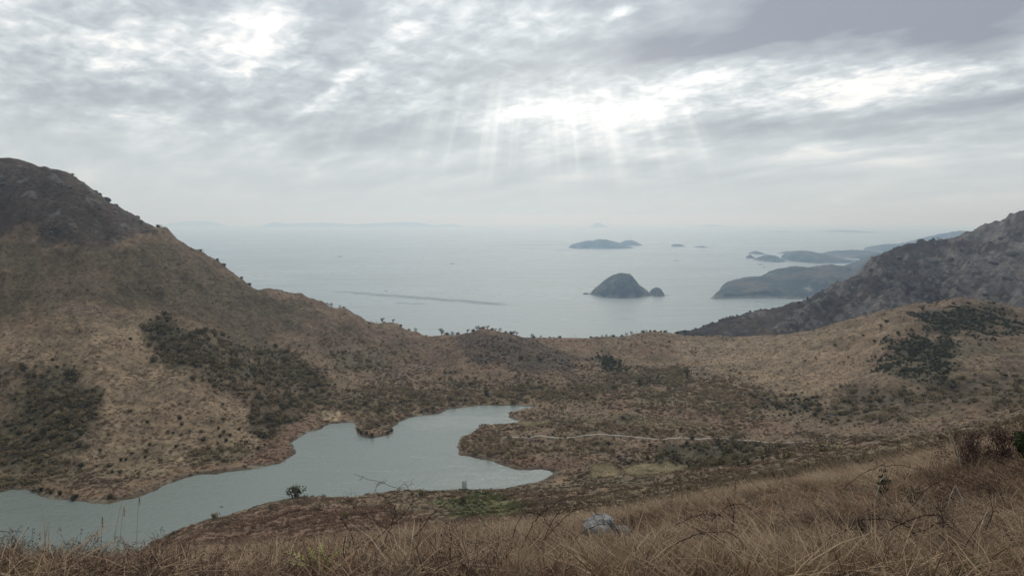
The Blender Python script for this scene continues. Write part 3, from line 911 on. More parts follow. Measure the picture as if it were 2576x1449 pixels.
def leaf_cloud(centres, radii, n, size, flat=0.75, hollow=0.55):
    """n small leaf faces spread through a set of lumps; returns verts, quads, value per vertex"""
    w = np.array(radii) ** 2
    k = rng.choice(len(centres), n, p=w / w.sum())
    d = rand_dirs(n)
    rad = np.array(radii)[k] * (hollow + (1 - hollow) * rng.random(n) ** 0.6)
    c = np.array(centres)[k] + d * rad[:, None] * (1, 1, flat)
    nrm = d + rng.normal(size=(n, 3)) * 0.7
    nrm /= np.linalg.norm(nrm, axis=1)[:, None]
    t = np.cross(nrm, rand_dirs(n))
    t /= np.linalg.norm(t, axis=1)[:, None]
    b = np.cross(nrm, t)
    s = size * (0.6 + 0.8 * rng.random(n))[:, None]
    v = np.stack([c - t * s, c - b * s * 0.45, c + t * s, c + b * s * 0.45], 1).reshape(-1, 3)
    f = np.arange(n * 4).reshape(n, 4)
    val = np.repeat(rng.random(n), 4)
    return v, f, val


def tube(path, radii, sides=5):
    path = np.asarray(path, float)
    n = len(path)
    radii = np.broadcast_to(radii, n)
    tan = np.gradient(path, axis=0)
    tan /= np.linalg.norm(tan, axis=1)[:, None] + 1e-12
    ref = np.where(np.abs(tan[:, 2:3]) > 0.9, np.array([[1.0, 0, 0]]), np.array([[0, 0, 1.0]]))
    a = np.cross(tan, ref)
    a /= np.linalg.norm(a, axis=1)[:, None] + 1e-12
    b = np.cross(tan, a)
    th = np.linspace(0, 2 * np.pi, sides, endpoint=False)
    v = path[:, None] + radii[:, None, None] * (a[:, None] * np.cos(th)[None, :, None] + b[:, None] * np.sin(th)[None, :, None])
    return v.reshape(-1, 3), grid_faces(n, sides, True)


def merge(parts):
    vs_, fs_, off = [], [], 0
    for v, f in parts:
        vs_.append(v)
        fs_.append(f + off)
        off += len(v)
    return np.concatenate(vs_), np.concatenate(fs_)


def bent(p0, p1, n=6, wob=0.08, sag=0.0):
    p0, p1 = np.array(p0, float), np.array(p1, float)
    t = np.linspace(0, 1, n)[:, None]
    L = np.linalg.norm(p1 - p0)
    p = p0 + (p1 - p0) * t + rng.normal(size=(n, 3)) * wob * L * np.sin(np.pi * t)
    p[:, 2] += sag * L * np.sin(np.pi * t[:, 0])
    return p


M_EVER = tint_material('evergreen_leaves', (0.028, 0.031, 0.016), (0.115, 0.102, 0.046))
M_OLIVE = tint_material('olive_shrub_leaves', (0.145, 0.115, 0.066), (0.37, 0.285, 0.175))
M_TANSH = tint_material('withered_shrub_leaves', (0.19, 0.13, 0.083), (0.40, 0.295, 0.19))
M_DARKSH = tint_material('dark_shrub_leaves', (0.062, 0.053, 0.032), (0.24, 0.185, 0.10))
M_BARK = tint_material('dark_bark', (0.05, 0.038, 0.03), (0.09, 0.07, 0.055))
M_BARE = tint_material('grey_bare_twigs', (0.12, 0.10, 0.085), (0.22, 0.19, 0.16))


def shrub_mesh(name, mat, w, h, n, size, lumps=9):
    cs = [(rng.normal() * w * 0.22, rng.normal() * w * 0.22, h * (0.35 + 0.3 * rng.random())) for _ in range(lumps)]
    rs = [h * (0.26 + 0.2 * rng.random()) for _ in range(lumps)]
    v, f, val = leaf_cloud(cs, rs, n, size, 0.85, 0.72)
    # sprays crowd the outside; the heart is leaf faces coloured dark as painted shade
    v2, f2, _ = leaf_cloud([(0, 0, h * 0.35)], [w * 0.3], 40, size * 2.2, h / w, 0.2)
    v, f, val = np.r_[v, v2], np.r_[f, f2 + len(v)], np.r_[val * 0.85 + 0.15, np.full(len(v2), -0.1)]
    v[:, 2] = np.maximum(v[:, 2], -0.1)
    me = mesh_np(name, v, f, mat, False)
    leaf_attr(me, val)
    return me


def src(me):
    return bpy.data.objects.new(me.name, me)


def hit(pts):
    """where sight lines through frame positions meet the valley ground"""
    pts = np.asarray(pts, float)
    u, v = (pts[:, 0] - CX) / F, (CY - pts[:, 1]) / F
    cp, sp = math.cos(PITCH), math.sin(PITCH)
    dy, dz = cp + v * sp, -sp + v * cp
    T = np.concatenate([np.geomspace(2.5, 250, 260), np.linspace(250, 900, 520)])
    X, Y, Z = (u / dy)[:, None] * T, np.broadcast_to(T, (len(pts), len(T))), CZ + (dz / dy)[:, None] * T
    g = valley_height(X, Y) - Z
    below = g > 0
    i = np.where(below.any(1), below.argmax(1), np.abs(g).argmin(1))
    i = np.maximum(i, 1)
    k = np.arange(len(pts))
    g0, g1 = g[k, i - 1], g[k, i]
    t = np.where(below.any(1), np.clip(g0 / (g0 - g1 + 1e-9), 0, 1), 0)
    x = X[k, i - 1] + (X[k, i] - X[k, i - 1]) * t
    y = Y[k, i - 1] + (Y[k, i] - Y[k, i - 1]) * t
    return np.c_[x, y, valley_height(x, y)]


# ------------------------------------------------------------------ thickets (nobody could count their plants)
cell_area = (np.gradient(RR)[:, None] * (np.gradient(np.radians(AZ))[None, :] * RR[:, None]))


def scatter_on(mask, n, index=False):
    w = (mask * cell_area * (np.abs(ag) < R(46))).ravel()
    i = rng.choice(w.size, n, p=w / w.sum())
    r_ = rg.ravel()[i] + (rng.random(n) - .5) * np.gradient(RR)[i // len(AZ)]
    a_ = ag.ravel()[i] + (rng.random(n) - .5) * 0.0028
    x, y = r_ * np.sin(a_), r_ * np.cos(a_)
    p = np.c_[x, y, valley_height(x, y)]
    return (p, i) if index else p


def thicket(name, mask, dens, sources, label, smin=0.6, smax=1.9, sink=0.15):
    tot = (mask * cell_area * (np.abs(ag) < R(46))).sum()
    n = int(tot * dens)
    p = scatter_on(mask, n)
    s = smin + (smax - smin) * rng.random(n) ** 1.5
    p[:, 2] -= sink * s
    rot = np.c_[np.zeros(n), np.zeros(n), rng.random(n) * 6.28]
    sc_ = np.c_[s, s, s * (0.8 + 0.4 * rng.random(n))]
    instancer(name, p, rot, sc_, sources, label, seed=n)
    return n


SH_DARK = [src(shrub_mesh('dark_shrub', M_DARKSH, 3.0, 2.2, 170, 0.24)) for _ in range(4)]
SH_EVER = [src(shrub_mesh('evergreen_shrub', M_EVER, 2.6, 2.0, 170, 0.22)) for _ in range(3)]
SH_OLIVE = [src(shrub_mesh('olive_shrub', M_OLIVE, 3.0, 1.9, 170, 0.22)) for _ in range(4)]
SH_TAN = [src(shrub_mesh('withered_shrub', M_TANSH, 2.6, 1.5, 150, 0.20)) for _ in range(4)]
K = MASK
wet = (LD > 2.5)
pn = fbm(VX, VY, 18, 3, 141)
dark_m = (0.9 * K['gully'] * (1 - 0.65 * sstep(PX, 480, 620)) + 0.55 * K['gully_low'] + 0.55 * K['left_thicket'] + 0.08 * K['shore'] + 0.12 * K['slope_dark'] + 0.25 * K['green_low'] + 0.15 * K['right_sparse'] + .2 * K['left_low']) * wet * sstep(pn, -0.5, 0.2)
ever_m = (0.8 * K['hollow_dark'] + 0.5 * K['hollow_low'] + 0.95 * K['knoll'] + 0.12 * K['green_low'] + 0.12 * K['gully'] + 0.12 * K['left_thicket'] + 0.2 * K['slope_dark']) * wet
olive_m = (0.6 * K['shore'] + 0.5 * K['gully'] * (0.3 + 0.7 * sstep(PX, 450, 600)) + 0.6 * K['left_thicket'] + 0.5 * K['left_low'] + 0.6 * K['hollow'] + 0.5 * K['slope_olive'] + 0.35 * K['slope_shrub'] + 0.5 * K['peninsula'] + 0.5 * K['by_path']
           + 0.8 * K['lens'] + 0.6 * K['mid_olive'] + 0.25 * K['right_sparse']) * wet * sstep(pn, -0.6, 0.1)
tan_m = (0.6 * K['shore'] + 0.3 * K['left_low'] + 0.3 * K['hollow'] + 0.5 * K['slope_shrub'] + 0.7 * K['peninsula'] + 0.7 * K['by_path'] + 0.5 * K['saddle_shrub'] + .2 * K['left_thicket']) * wet * sstep(-pn, -0.6, 0.1)
clump = sstep(fbm(VX, VY, 30, 3, 151), 0.22, 0.5) * sstep(fbm(VX, VY, 7, 2, 153), -0.1, 0.4) * (rg > 230) * (rg < 830) * (LD > 8) * (1 - patch('tan', 10) * 0.9)
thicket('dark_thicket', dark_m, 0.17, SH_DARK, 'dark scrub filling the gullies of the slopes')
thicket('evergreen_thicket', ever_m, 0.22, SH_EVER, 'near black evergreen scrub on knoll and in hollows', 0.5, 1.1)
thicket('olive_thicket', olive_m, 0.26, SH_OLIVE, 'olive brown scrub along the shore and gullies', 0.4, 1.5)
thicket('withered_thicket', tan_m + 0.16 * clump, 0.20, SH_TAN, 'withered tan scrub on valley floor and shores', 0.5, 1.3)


# ------------------------------------------------------------------ grass
def blades(n, rad, h0, h1, wid, lean=0.35, bias=(-0.25, -0.1), curl=0.5, segs=3):
    a = rng.random(n) * 6.28
    base = np.c_[np.cos(a), np.sin(a), np.zeros(n)] * (rad * np.sqrt(rng.random(n)))[:, None]
    H = h0 + (h1 - h0) * rng.random(n)
    th = rng.random(n) * 6.28
    ld = np.c_[np.cos(th), np.sin(th)] * (lean * (0.2 + rng.random(n)))[:, None] + np.array(bias)
    side = rng.random(n) * 6.28
    sd = np.c_[np.cos(side), np.sin(side), np.zeros(n)]
    v = []
    for k in range(segs + 1):
        t = k / segs
        c = base + np.c_[ld * (H * (t * (1 - curl) + curl * t * t * 1.6))[:, None], H * (t - 0.28 * curl * t ** 3)]
        w = wid * (1 - t) ** 0.7 * (0.7 + 0.6 * rng.random()) + wid * 0.06
        v.append(c - sd * w)
        v.append(c + sd * w)
    v = np.stack(v, 1)                       # n, 2(segs+1), 3
    m_ = 2 * (segs + 1)
    f = np.concatenate([np.stack([np.arange(n) * m_ + 2 * k, np.arange(n) * m_ + 2 * k + 1, np.arange(n) * m_ + 2 * k + 3, np.arange(n) * m_ + 2 * k + 2], 1) for k in range(segs)])
    return v.reshape(-1, 3), f, np.repeat(rng.random(n), m_)


def grass_src(name, mat, *a, **k):
    v, f, val = blades(*a, **k)
    me = mesh_np(name, v, f, mat, False)
    leaf_attr(me, val)
    return src(me)


def twig_clump(name, mat, n, h, spread, rad=0.0022):
    """dead forb: thin forking stems with shrivelled leaves"""
    parts, vals = [], []
    lv = []
    for _ in range(n):
        a = random.random() * 6.28
        b0 = np.array((math.cos(a), math.sin(a), 0)) * random.random() * spread * 0.4
        tip = b0 + np.array((random.gauss(-0.1, 0.35) * spread, random.gauss(0, 0.35) * spread, h * random.uniform(0.6, 1.0)))
        pth = bent(b0, tip, 5, 0.06)
        parts.append(tube(pth, np.linspace(rad, rad * 0.5, 5), 3))
        for q in range(5):
            s = pth[random.randint(1, 4)]
            e = s + np.array((random.gauss(0, 0.1), random.gauss(0, 0.1), random.uniform(0.03, 0.14))) * (h / 0.6)
            parts.append(tube(bent(s, e, 3, 0.1), rad * 0.5, 3))
            lv.append(e)
            lv.append((s + e) / 2)
    v, f = merge(parts)
    cl, fl, vl = leaf_cloud(lv, [0.01] * len(lv), len(lv) * 2, 0.006, 1.0)
    v2, f2 = merge([(v, f), (cl, fl)])
    me = mesh_np(name, v2, f2, mat, False)
    leaf_attr(me, np.r_[np.full(len(v), 0.2), vl])
    return src(me)


M_DRY = tint_material('dry_grass', (0.07, 0.044, 0.029), (0.39, 0.275, 0.175), 0.8, 0.1)
M_PALE = tint_material('bleached_grass', (0.17, 0.122, 0.08), (0.50, 0.39, 0.265), 0.8, 0.1)
M_RUST = tint_material('rusty_grass', (0.07, 0.037, 0.026), (0.33, 0.19, 0.12), 0.8, 0.1)
M_GRN = tint_material('green_grass', (0.09, 0.11, 0.04), (0.25, 0.24, 0.10), 0.8, 0.15)
M_FORB = tint_material('dead_forbs', (0.045, 0.03, 0.024), (0.16, 0.10, 0.07))
G_TALL = [grass_src('tall_dry_grass', M_DRY, 46, 0.13, 0.12, 0.36, 0.0046, 0.65) for _ in range(4)]
G_PALE = [grass_src('bleached_grass', M_PALE, 45, 0.12, 0.14, 0.36, 0.0048, 0.7, curl=0.7) for _ in range(3)]
G_MAT = [grass_src('matted_grass', M_DRY, 55, 0.2, 0.08, 0.24, 0.0044, 1.2, curl=0.9) for _ in range(3)]
G_RUST = [grass_src('rusty_grass', M_RUST, 50, 0.15, 0.10, 0.30, 0.0048, 0.7) for _ in range(3)]
G_GRN = [grass_src('green_grass', M_GRN, 50, 0.15, 0.12, 0.3, 0.0034, 0.6) for _ in range(2)]
G_FORB = [twig_clump('dead_forb', M_FORB, 9, 0.27, 0.3, 0.0016) for _ in range(4)]


def near_points(n, r0, r1, power=0.5, a0=-44, a1=44):
    r_ = r0 + (r1 - r0) * rng.random(n) ** (1 / (1 + power))
    a_ = np.radians(a0 + (a1 - a0) * rng.random(n))
    x, y = r_ * np.sin(a_), r_ * np.cos(a_)
    return x, y


def near_cover(name, n, r0, r1, sources, label, field, lo, hi, smin, smax, power=0.3):
    x, y = near_points(n, r0, r1, power)
    keep = rng.random(n) < sstep(field(x, y), lo, hi)
    bx, by = BOULDER[:2]
    rb, rp = math.hypot(bx, by), np.hypot(x, y)
    side = np.abs(x * by - y * bx) / rb
    keep &= ~((side < 0.34) & (rp > rb - 1.0) & (rp < rb + 0.25) & (rng.random(n) < 0.9))
    x, y = x[keep], y[keep]
    r_ = np.hypot(x, y)
    s = (smin + (smax - smin) * rng.random(len(x))) * (1 + 0.004 * np.clip(r_ - 8, 0, 60))
    w_ = s * (1 + 0.03 * np.clip(r_ - 6, 0, 40))
    lush = 0.8 + 0.55 * fbm(x, y, 3.2, 2, 191)
    s = s * np.clip(lush, 0.45, 1.5)
    p = np.c_[x, y, valley_height(x, y) - 0.02]
    rot = np.c_[rng.normal(size=len(x)) * 0.1, rng.normal(size=len(x)) * 0.1, rng.normal(size=len(x)) * 1.6]
    instancer(name, p, rot, np.c_[w_, w_, s * (0.75 + 0.5 * rng.random(len(x)))], sources, label, seed=len(x))


BOULDER = hit([(1512, 1362)])[0]
f1 = lambda x, y: fbm(x, y, 4.0, 3, 161)
f2 = lambda x, y: fbm(x, y, 2.6, 3, 163)
f3 = lambda x, y: fbm(x, y, 5.5, 3, 165)
one = lambda x, y: np.ones_like(x)
near_cover('dry_grass', 7500, 2.6, 46, G_TALL, 'dry tan grass on the slope underfoot', f1, -0.55, 0.35, 0.6, 1.15)
near_cover('matted_grass', 7500, 2.6, 46, G_MAT, 'matted straw grass on the slope underfoot', one, 0, 0.9, 0.7, 1.3)
near_cover('bleached_grass', 3800, 2.6, 46, G_PALE, 'bleached grass tufts on the slope underfoot', lambda x, y: f2(x, y) + 0.02 * x, -0.1, 0.5, 0.6, 1.2)
near_cover('rusty_grass', 11000, 3.5, 46, G_RUST, 'rust brown grass on the slope underfoot', lambda x, y: f3(x, y), -0.2, 0.5, 0.6, 1.2)
near_cover('green_grass', 2200, 2.6, 40, G_GRN, 'green grass showing between the dry tufts', lambda x, y: -f2(x, y), 0.15, 0.6, 0.6, 1.0)
near_cover('dead_forbs', 14000, 2.6, 40, G_FORB, 'dark dead forbs among the dry grass', lambda x, y: -f1(x, y) + 0.3 * f3(x, y), -0.25, 0.45, 0.6, 1.2)
# further off, tussocks stand for tufts; they carry the grain of the slopes
m_, N, bs = material('tussock_grass', 0.9, 0.1)
N.put(bs.inputs['Base Color'], N.v('SCALE', N.new('ShaderNodeAttribute', attribute_name='plant_tint', attribute_type='INSTANCER').outputs['Vector']))
sc_n = [n for n in N.t.nodes if n.type == 'VECT_MATH'][-1]
N.put(sc_n.inputs['Scale'], N.m('ADD', N.m('MULTIPLY', N.new('ShaderNodeAttribute', attribute_name='leaf').outputs['Fac'], 0.7), 0.85))
M_TUSS = m_
T_ALL = [grass_src('tussock', M_TUSS, 30, 0.6, 0.25, 0.7, 0.06, 0.6, segs=2) for _ in range(4)]


def far_cover(name, n, mask, sources, label, smin, smax):
    p, i_ = scatter_on(mask, n, True)
    s = smin + (smax - smin) * rng.random(n) ** 2
    rot = np.c_[np.zeros((n, 2)), rng.normal(size=n)]
    tn = tint.reshape(-1, 3)[i_] * (0.75 + 0.5 * rng.random(n))[:, None]
    instancer(name, p, rot, np.c_[s, s, s], sources, label, n, tn)


facing = np.gradient(PY, axis=0) < 0.02
base_m = inview & (rg > 44) & (LD > 1.5) & facing & (PX > -150) & (PX < 2730) & (PY < 1500)
prox = 1.0 / np.maximum(rg, 60) ** 0.9
shrubby = np.clip(sum(K.values()), 0, 1)
far_cover('tussocks', 46000, base_m * prox * (1 - 0.7 * shrubby), T_ALL, 'tussock grass over the slopes and valley floor', 0.5, 1.5)
far_cover('hummocks', 9000, base_m * prox * (rg > 230) * (LD < 150) * (1 - 0.5 * shrubby) * sstep(n2, -0.3, 0.5), T_ALL, 'shaggy hummocks of brown grass near the lake', 1.0, 2.2)
far_cover('slope_grass', 12000, inview * (rg > 38) * (rg < 230) * facing * (PX > -100) * (PX < 2700), T_ALL, 'rough brown grass on the falling slope', 0.35, 0.9)
far_cover('reeds', 5000, base_m * prox * np.clip(patch('straw') + patch('straw2') + patch('straw3') + .5 * patch('straw5'), 0, 1), T_ALL, 'straw coloured reeds in patches near the lake', 0.7, 1.4)

# ------------------------------------------------------------------ bushes and trees that can be told apart
def bush_proto(mat, w, h, n, size):
    fol = shrub_mesh('foliage', mat, w, h, n, size, 11)
    parts = [tube(bent((0, 0, -0.4), (random.gauss(0, .25) * w, random.gauss(0, .25) * w, h * .7), 5, .06), np.linspace(.05, .015, 5) * h, 4) for _ in range(5)]
    v, f = merge(parts)
    st = mesh_np('stem', v, f, M_BARK)
    return fol, st


def tree_proto(mat, h, n, size, flat=0.7, spread=0.42, lumps=11, lean=0.0):
    tr = [tube(bent((0, 0, -0.5), (lean * h, 0, h * .62), 7, .04), np.linspace(.035, .018, 7) * h, 6)]
    cs, rs = [], []
    for i in range(lumps):
        a = i / lumps * 6.28 + random.random()
        e = np.array((math.cos(a) * spread * h * random.uniform(.2, 1) + lean * h, math.sin(a) * spread * h * random.uniform(.2, 1), h * random.uniform(.35, .95)))
        s = np.array((lean * h * .7, 0, h * random.uniform(.3, .55)))
        tr.append(tube(bent(s, e, 5, .08), np.linspace(.016, .006, 5) * h, 4))
        cs.append(e)
        rs.append(h * random.uniform(.13, .22))
    v, f, val = leaf_cloud(cs, rs, n, size, flat, .3)
    crown = mesh_np('crown', v, f, mat, False)
    leaf_attr(crown, val)
    v, f = merge(tr)
    return mesh_np('trunk', v, f, M_BARK), crown


def bare_tree_proto(h, depth=4, rad=0.03, spread=0.55, mat=None):
    parts = []

    def grow(p, d, L, r_, k):
        e = p + d * L
        parts.append(tube(bent(p, e, 4, .07), np.linspace(r_, r_ * .62, 4), 4 if k > 1 else 3))
        if k == 0:
            return
        for _ in range(3 if k > 1 else 2):
            nd = d + np.array((random.gauss(0, spread), random.gauss(0, spread), random.uniform(-.05, .35)))
            grow(e, nd / np.linalg.norm(nd), L * random.uniform(.6, .85), r_ * .6, k - 1)
    grow(np.array((0, 0, -.05 * h)), np.array((0.05, 0, 1.0)), h * .34, rad * h, depth)
    trunk = mesh_np('trunk', *parts[0], mat or M_BARK)
    v, f = merge(parts[1:])
    return trunk, mesh_np('branches', v, f, mat or M_BARK)


def place(name, meshes, loc, s, label, cat, group=None, sz=None, rz=None):
    e = link(name, None, loc=loc, label=label, cat=cat, group=group)
    e.empty_display_size = 0.3
    e.rotation_euler = (0, 0, random.random() * 6.28 if rz is None else rz)
    e.scale = (s, s, sz or s)
    for me_ in meshes:
        link(me_.name.split('.')[0], me_, parent=e)
    return e


B_EVER = [bush_proto(M_EVER, 2.2, 2.0, 260, .17) for _ in range(4)]
B_OLIVE = [bush_proto(M_OLIVE, 2.4, 1.7, 240, .17) for _ in range(2)]
B_DARK = [bush_proto(M_DARKSH, 2.4, 1.8, 240, .17) for _ in range(3)]
T_PINE = [tree_proto(M_EVER, 5, 420, .22, lean=random.uniform(-.1, .1)) for _ in range(4)]
T_BARE = [bare_tree_proto(4.2, 4, .02, .5, M_BARE) for _ in range(2)]

D2 = lambda c: (c[0] * .463, 778.25 + c[1] * .463)
D3 = lambda c: (636.75 + c[0] * .293, 707.5 + c[1] * .293)
D4 = lambda c: (1273.5 + c[0] * .293, 707.5 + c[1] * .293)
D5 = lambda c: (1868.5 + c[0] * .293, 495.3 + c[1] * .293)
D8 = lambda c: (1273.5 + c[0] * .2747, 1061.25 + c[1] * .2747)
# (crop position, size in metres)
slope_b = [D2(c) for c in [(710, 165), (800, 618), (975, 516), (978, 597), (988, 628), (912, 668), (940, 676), (985, 684), (1030, 666), (1095, 668), (1150, 613), (1215, 601), (1185, 651),
           (1218, 670), (1252, 688), (1185, 730), (1228, 719), (1195, 694), (1210, 520), (1310, 721), (1340, 728), (1365, 615), (1300, 655), (1360, 670), (1370, 695), (1410, 694), (1440, 741), (1470, 702), (1490, 657),
           (1445, 696), (1405, 760), (1045, 780), (955, 749), (795, 776), (790, 806), (815, 739), (715, 786), (655, 824), (685, 820), (875, 824), (650, 890), (608, 889), (590, 685), (525, 855), (545, 770), (440, 855)]]
for (a, b), p in zip(slope_b, hit(slope_b)):
    pr = random.choice(B_EVER + B_DARK[:1])
    lab = ('dark bush strung down the foot of the gully thicket across the lake' if a > 600 else 'small bush beside the olive lens of scrub across the lake' if a > 470 and b > 1075
           else 'bush high in the tan grass beside the gully edge' if b < 1030 and a > 300 else 'dark bush dotted in mid slope of the tan grass across the lake' if b < 1110
           else 'bush low in the tan grass just above the far lake bank')
    place('bush', pr[::-1], p, random.uniform(.75, 1.25), lab, 'bush', 'bushes dotted about the far lake slope')
big_b = [(D2((705, 556)), 2.0, 'broad grey brown bush alone in the tan grass across the lake'), (D2((1105, 712)), 2.0, 'broad dark bush amid the dotted bushes across the lake'),
         (D2((595, 853)), 1.7, 'wide low bush above the curve of the far shore'), (D2((265, 775)), 1.9, 'dark bush at the lower edge of the left thicket'),
         (D2((752, 893)), 1.3, 'solitary round dark bush in the tan slope above the lake')]
for (q, s, lab), p in zip(big_b, hit([b[0] for b in big_b])):
    place('bush', B_DARK[0][::-1], p, s, lab, 'bush', sz=s * .7)
shore_b = [D2(c) for c in [(415, 1022), (395, 1035), (325, 1008), (275, 1000), (225, 988), (600, 1025)]]
for p in hit(shore_b):
    place('bush', random.choice(B_EVER)[::-1], p, random.uniform(1.0, 1.5), 'near black bush overhanging the water on the far lake bank', 'bush', 'bushes on the far lake bank')
spit = [D3(c) for c in [(925, 1305), (905, 1285), (1190, 1290), (1160, 1305), (1020, 1325), (975, 1310)]] + [(1090, 1030), (1075, 1034), (1060, 1038)]
for p in hit(spit):
    place('bush', random.choice(B_EVER)[::-1], p, random.uniform(.9, 1.3), 'dark bush on the bank of the round spit in the lake', 'bush', 'bushes on the lake spit')
near_b = [((745, 1250), 3.3, 'big round dark evergreen bush alone above the near lake shore', B_EVER[0]), ((484, 1313), 2.3, 'dark bush at the low end of the near shore strip', B_EVER[1]),
          ((539, 1303), 1.5, 'second bush along the near shore strip', B_DARK[1]), ((563, 1294), 2.1, 'round bush halfway along the near shore strip', B_EVER[2]),
          ((682, 1281), 1.6, 'small bush standing in the reddish slope below the shore strip', B_OLIVE[0]), ((799, 1282), 1.8, 'olive bush in the reddish slope below the shore strip', B_OLIVE[1]),
          ((870, 1303), 1.3, 'dark bush low in the reddish slope', B_DARK[2]), ((1060, 1247), 1.8, 'olive bush on the brow beside the green grass', B_OLIVE[0]),
          ((1165, 1263), 1.2, 'small dark bush in the green grass patch', B_EVER[3]), ((380, 1357), 1.5, 'dark bush on the brow above the bare sapling', B_DARK[1])]
for (q, s, lab, pr), p in zip(near_b, hit([b[0] for b in near_b])):
    place('bush', pr[::-1], p, s, lab, 'bush')
path_b = [D8(c) for c in [(1705, 160), (1650, 206), (2010, 212), (2080, 218), (2190, 212), (2250, 242), (1320, 220), (940, 215), (1600, 78), (1725, 98), (205, 148), (2490, 242)]]
for p in hit(path_b):
    place('bush', random.choice(B_EVER)[::-1], p, random.uniform(.9, 1.5), 'small dark bush beside the pale stone path', 'bush', 'bushes beside the stone path')
floor_b = [D3(c) for c in [(1695, 790), (1735, 785), (1605, 845), (1555, 880), (1415, 836), (1650, 792), (990, 990), (450, 870), (2300, 668), (2360, 682), (1835, 838), (1910, 838)]] + \
          [D4(c) for c in [(1400, 524), (290, 680), (125, 664), (435, 618), (1030, 772), (600, 730), (650, 735), (835, 900), (1005, 1190)]]
for (qa, qb), p in zip(floor_b, hit(floor_b)):
    place('bush', random.choice(B_DARK)[::-1], p, random.uniform(1.2, 2.0), 'dark bush on the brown mound side above the shore thicket' if qa < 1290 else 'dark bush between the brown mound and the dark hollow', 'bush', 'bushes between lake and saddle')
hill_b = [D5(c) for c in [(790, 1280), (1130, 1246), (1035, 1198), (1210, 1228), (1185, 1112), (1720, 1445), (1230, 1078), (1260, 1300), (1450, 1290), (1330, 1180), (1280, 1240), (1820, 1438), (2230, 972), (1540, 968)]]
for p in hit(hill_b):
    place('bush', random.choice(B_EVER)[::-1], p, random.uniform(1.0, 1.7), 'small dark bush scattered down the flank of the right knoll', 'bush', 'bushes on the flank of the right knoll')
p = hit([(1729, 955)])[0]
place('tree', T_PINE[0], p, 1.45, 'upright dark tree standing in the hollow below the saddle', 'tree', sz=1.9)
# spiky tall shrub above the near shore
p = hit([(1168, 1237)])[0]
tp = [tube(bent((i * .25 - .6, random.gauss(0, .2), -.2), (i * .3 - .75, random.gauss(0, .2), 2.6 + random.random() * 1.6), 6, .03), np.linspace(.09, .03, 6), 5) for i in range(6)]
v, f = merge(tp)
st = mesh_np('stem', v, f, M_BARK)
v, f, val = leaf_cloud([(i * .28 - .68, 0, .5 + j * .45) for i in range(6) for j in range(8)], [.2] * 48, 700, .1, 1.6, .2)
fo = mesh_np('foliage', v, f, M_DARKSH, False)
leaf_attr(fo, val)
place('bush', (st, fo), p, 1.35, 'tall narrow bush of upright spikes on the near shore brow', 'bush', rz=0)

def crest_hit(pxs, Y0=560, Y1=880):
    """points of the valley rim seen at the given frame columns"""
    Y = np.linspace(Y0, Y1, 200)
    X = (np.asarray(pxs, float)[:, None] - CX) / F * Y[None]
    Z = valley_height(X, np.broadcast_to(Y, X.shape))
    i = ((Z - CZ) / Y).argmax(1)
    k_ = np.arange(len(pxs))
    return np.c_[X[k_, i], Y[i], Z[k_, i] - 0.7]


# trees along the skyline of the saddle and the left ridge
ridge = [D3(c) for c in [(625, 218), (655, 222), (735, 250), (770, 268), (1195, 396), (1260, 415), (1325, 434), (1385, 444), (1660, 486), (1705, 488), (1750, 484), (1840, 468), (1885, 462), (1920, 456), (1945, 454),
         (1975, 450), (2010, 454), (2050, 457), (2080, 458), (2120, 462), (2165, 467), (2210, 474), (2240, 478), (2400, 514)]] + \
        [D4(c) for c in [(45, 476), (90, 486), (240, 518), (300, 530), (375, 530), (465, 528), (735, 497), (785, 495), (830, 496), (870, 497), (930, 502), (1000, 498), (1040, 495), (1085, 487),
                         (1190, 465), (1215, 462), (1250, 460), (1290, 460), (1340, 461), (1375, 462), (1480, 456), (1560, 456), (1620, 456), (1700, 458)]]
for (qa, qb), p in zip(ridge, crest_hit([a for a, b in ridge])):
    lowb = random.random() < .6
    pr = random.choice(B_EVER)[::-1] if lowb else random.choice(T_PINE)
    place('tree' if not lowb else 'bush', pr, p, random.uniform(1.1, 2.0) if lowb else random.uniform(.55, 1.0),
          ('dark bush' if lowb else 'small dark tree') + (' on the skyline of the long left ridge' if qa < 1060 else ' in the row along the top of the brown mound' if qa < 1400
           else ' on the saddle skyline towards the rocky mountain'), 'bush' if lowb else 'tree', 'trees and bushes along the saddle skyline')
for q, s, lab in [(D3((1100, 358)), 1.15, 'dark spreading tree on the ridge running down to the saddle'), (D3((1610, 492)), 1.5, 'largest flat topped tree at the low notch of the skyline, boat behind')]:
    place('tree', T_PINE[1], crest_hit([q[0]])[0], s, lab, 'tree')
bare = [D3(c) for c in [(1000, 340), (1055, 352)]] + [D4(c) for c in [(560, 522), (600, 515), (1430, 462), (1130, 478)]]
for p in crest_hit([a for a, b in bare]):
    place('tree', random.choice(T_BARE), p, random.uniform(.7, 1.1), 'leafless grey tree on the saddle skyline', 'tree', 'leafless trees on the saddle skyline')
crest = [(193, 447), (400, 574), (505, 645), (605, 700), (625, 711)]
for p in crest_hit([a for a, b in crest]):
    place('bush', random.choice(B_EVER)[::-1], p, random.uniform(1.1, 1.8), 'small dark bush on the bare crest of the left hill', 'bush', 'bushes on the crest of the left hill')


def mtn_hit(px, Y0=1000, Y1=1420, dpy=2.0):
    """highest point of the mountain seen at frame column px"""
    Y = np.linspace(Y0, Y1, 260)
    x = (px - CX) / F * Y
    z = mountain_height(x, Y)
    i = ((z - CZ) / Y).argmax()
    return np.array((x[i], Y[i] - 3, mountain_height(x[i:i + 1], Y[i:i + 1] - 3)[0]))


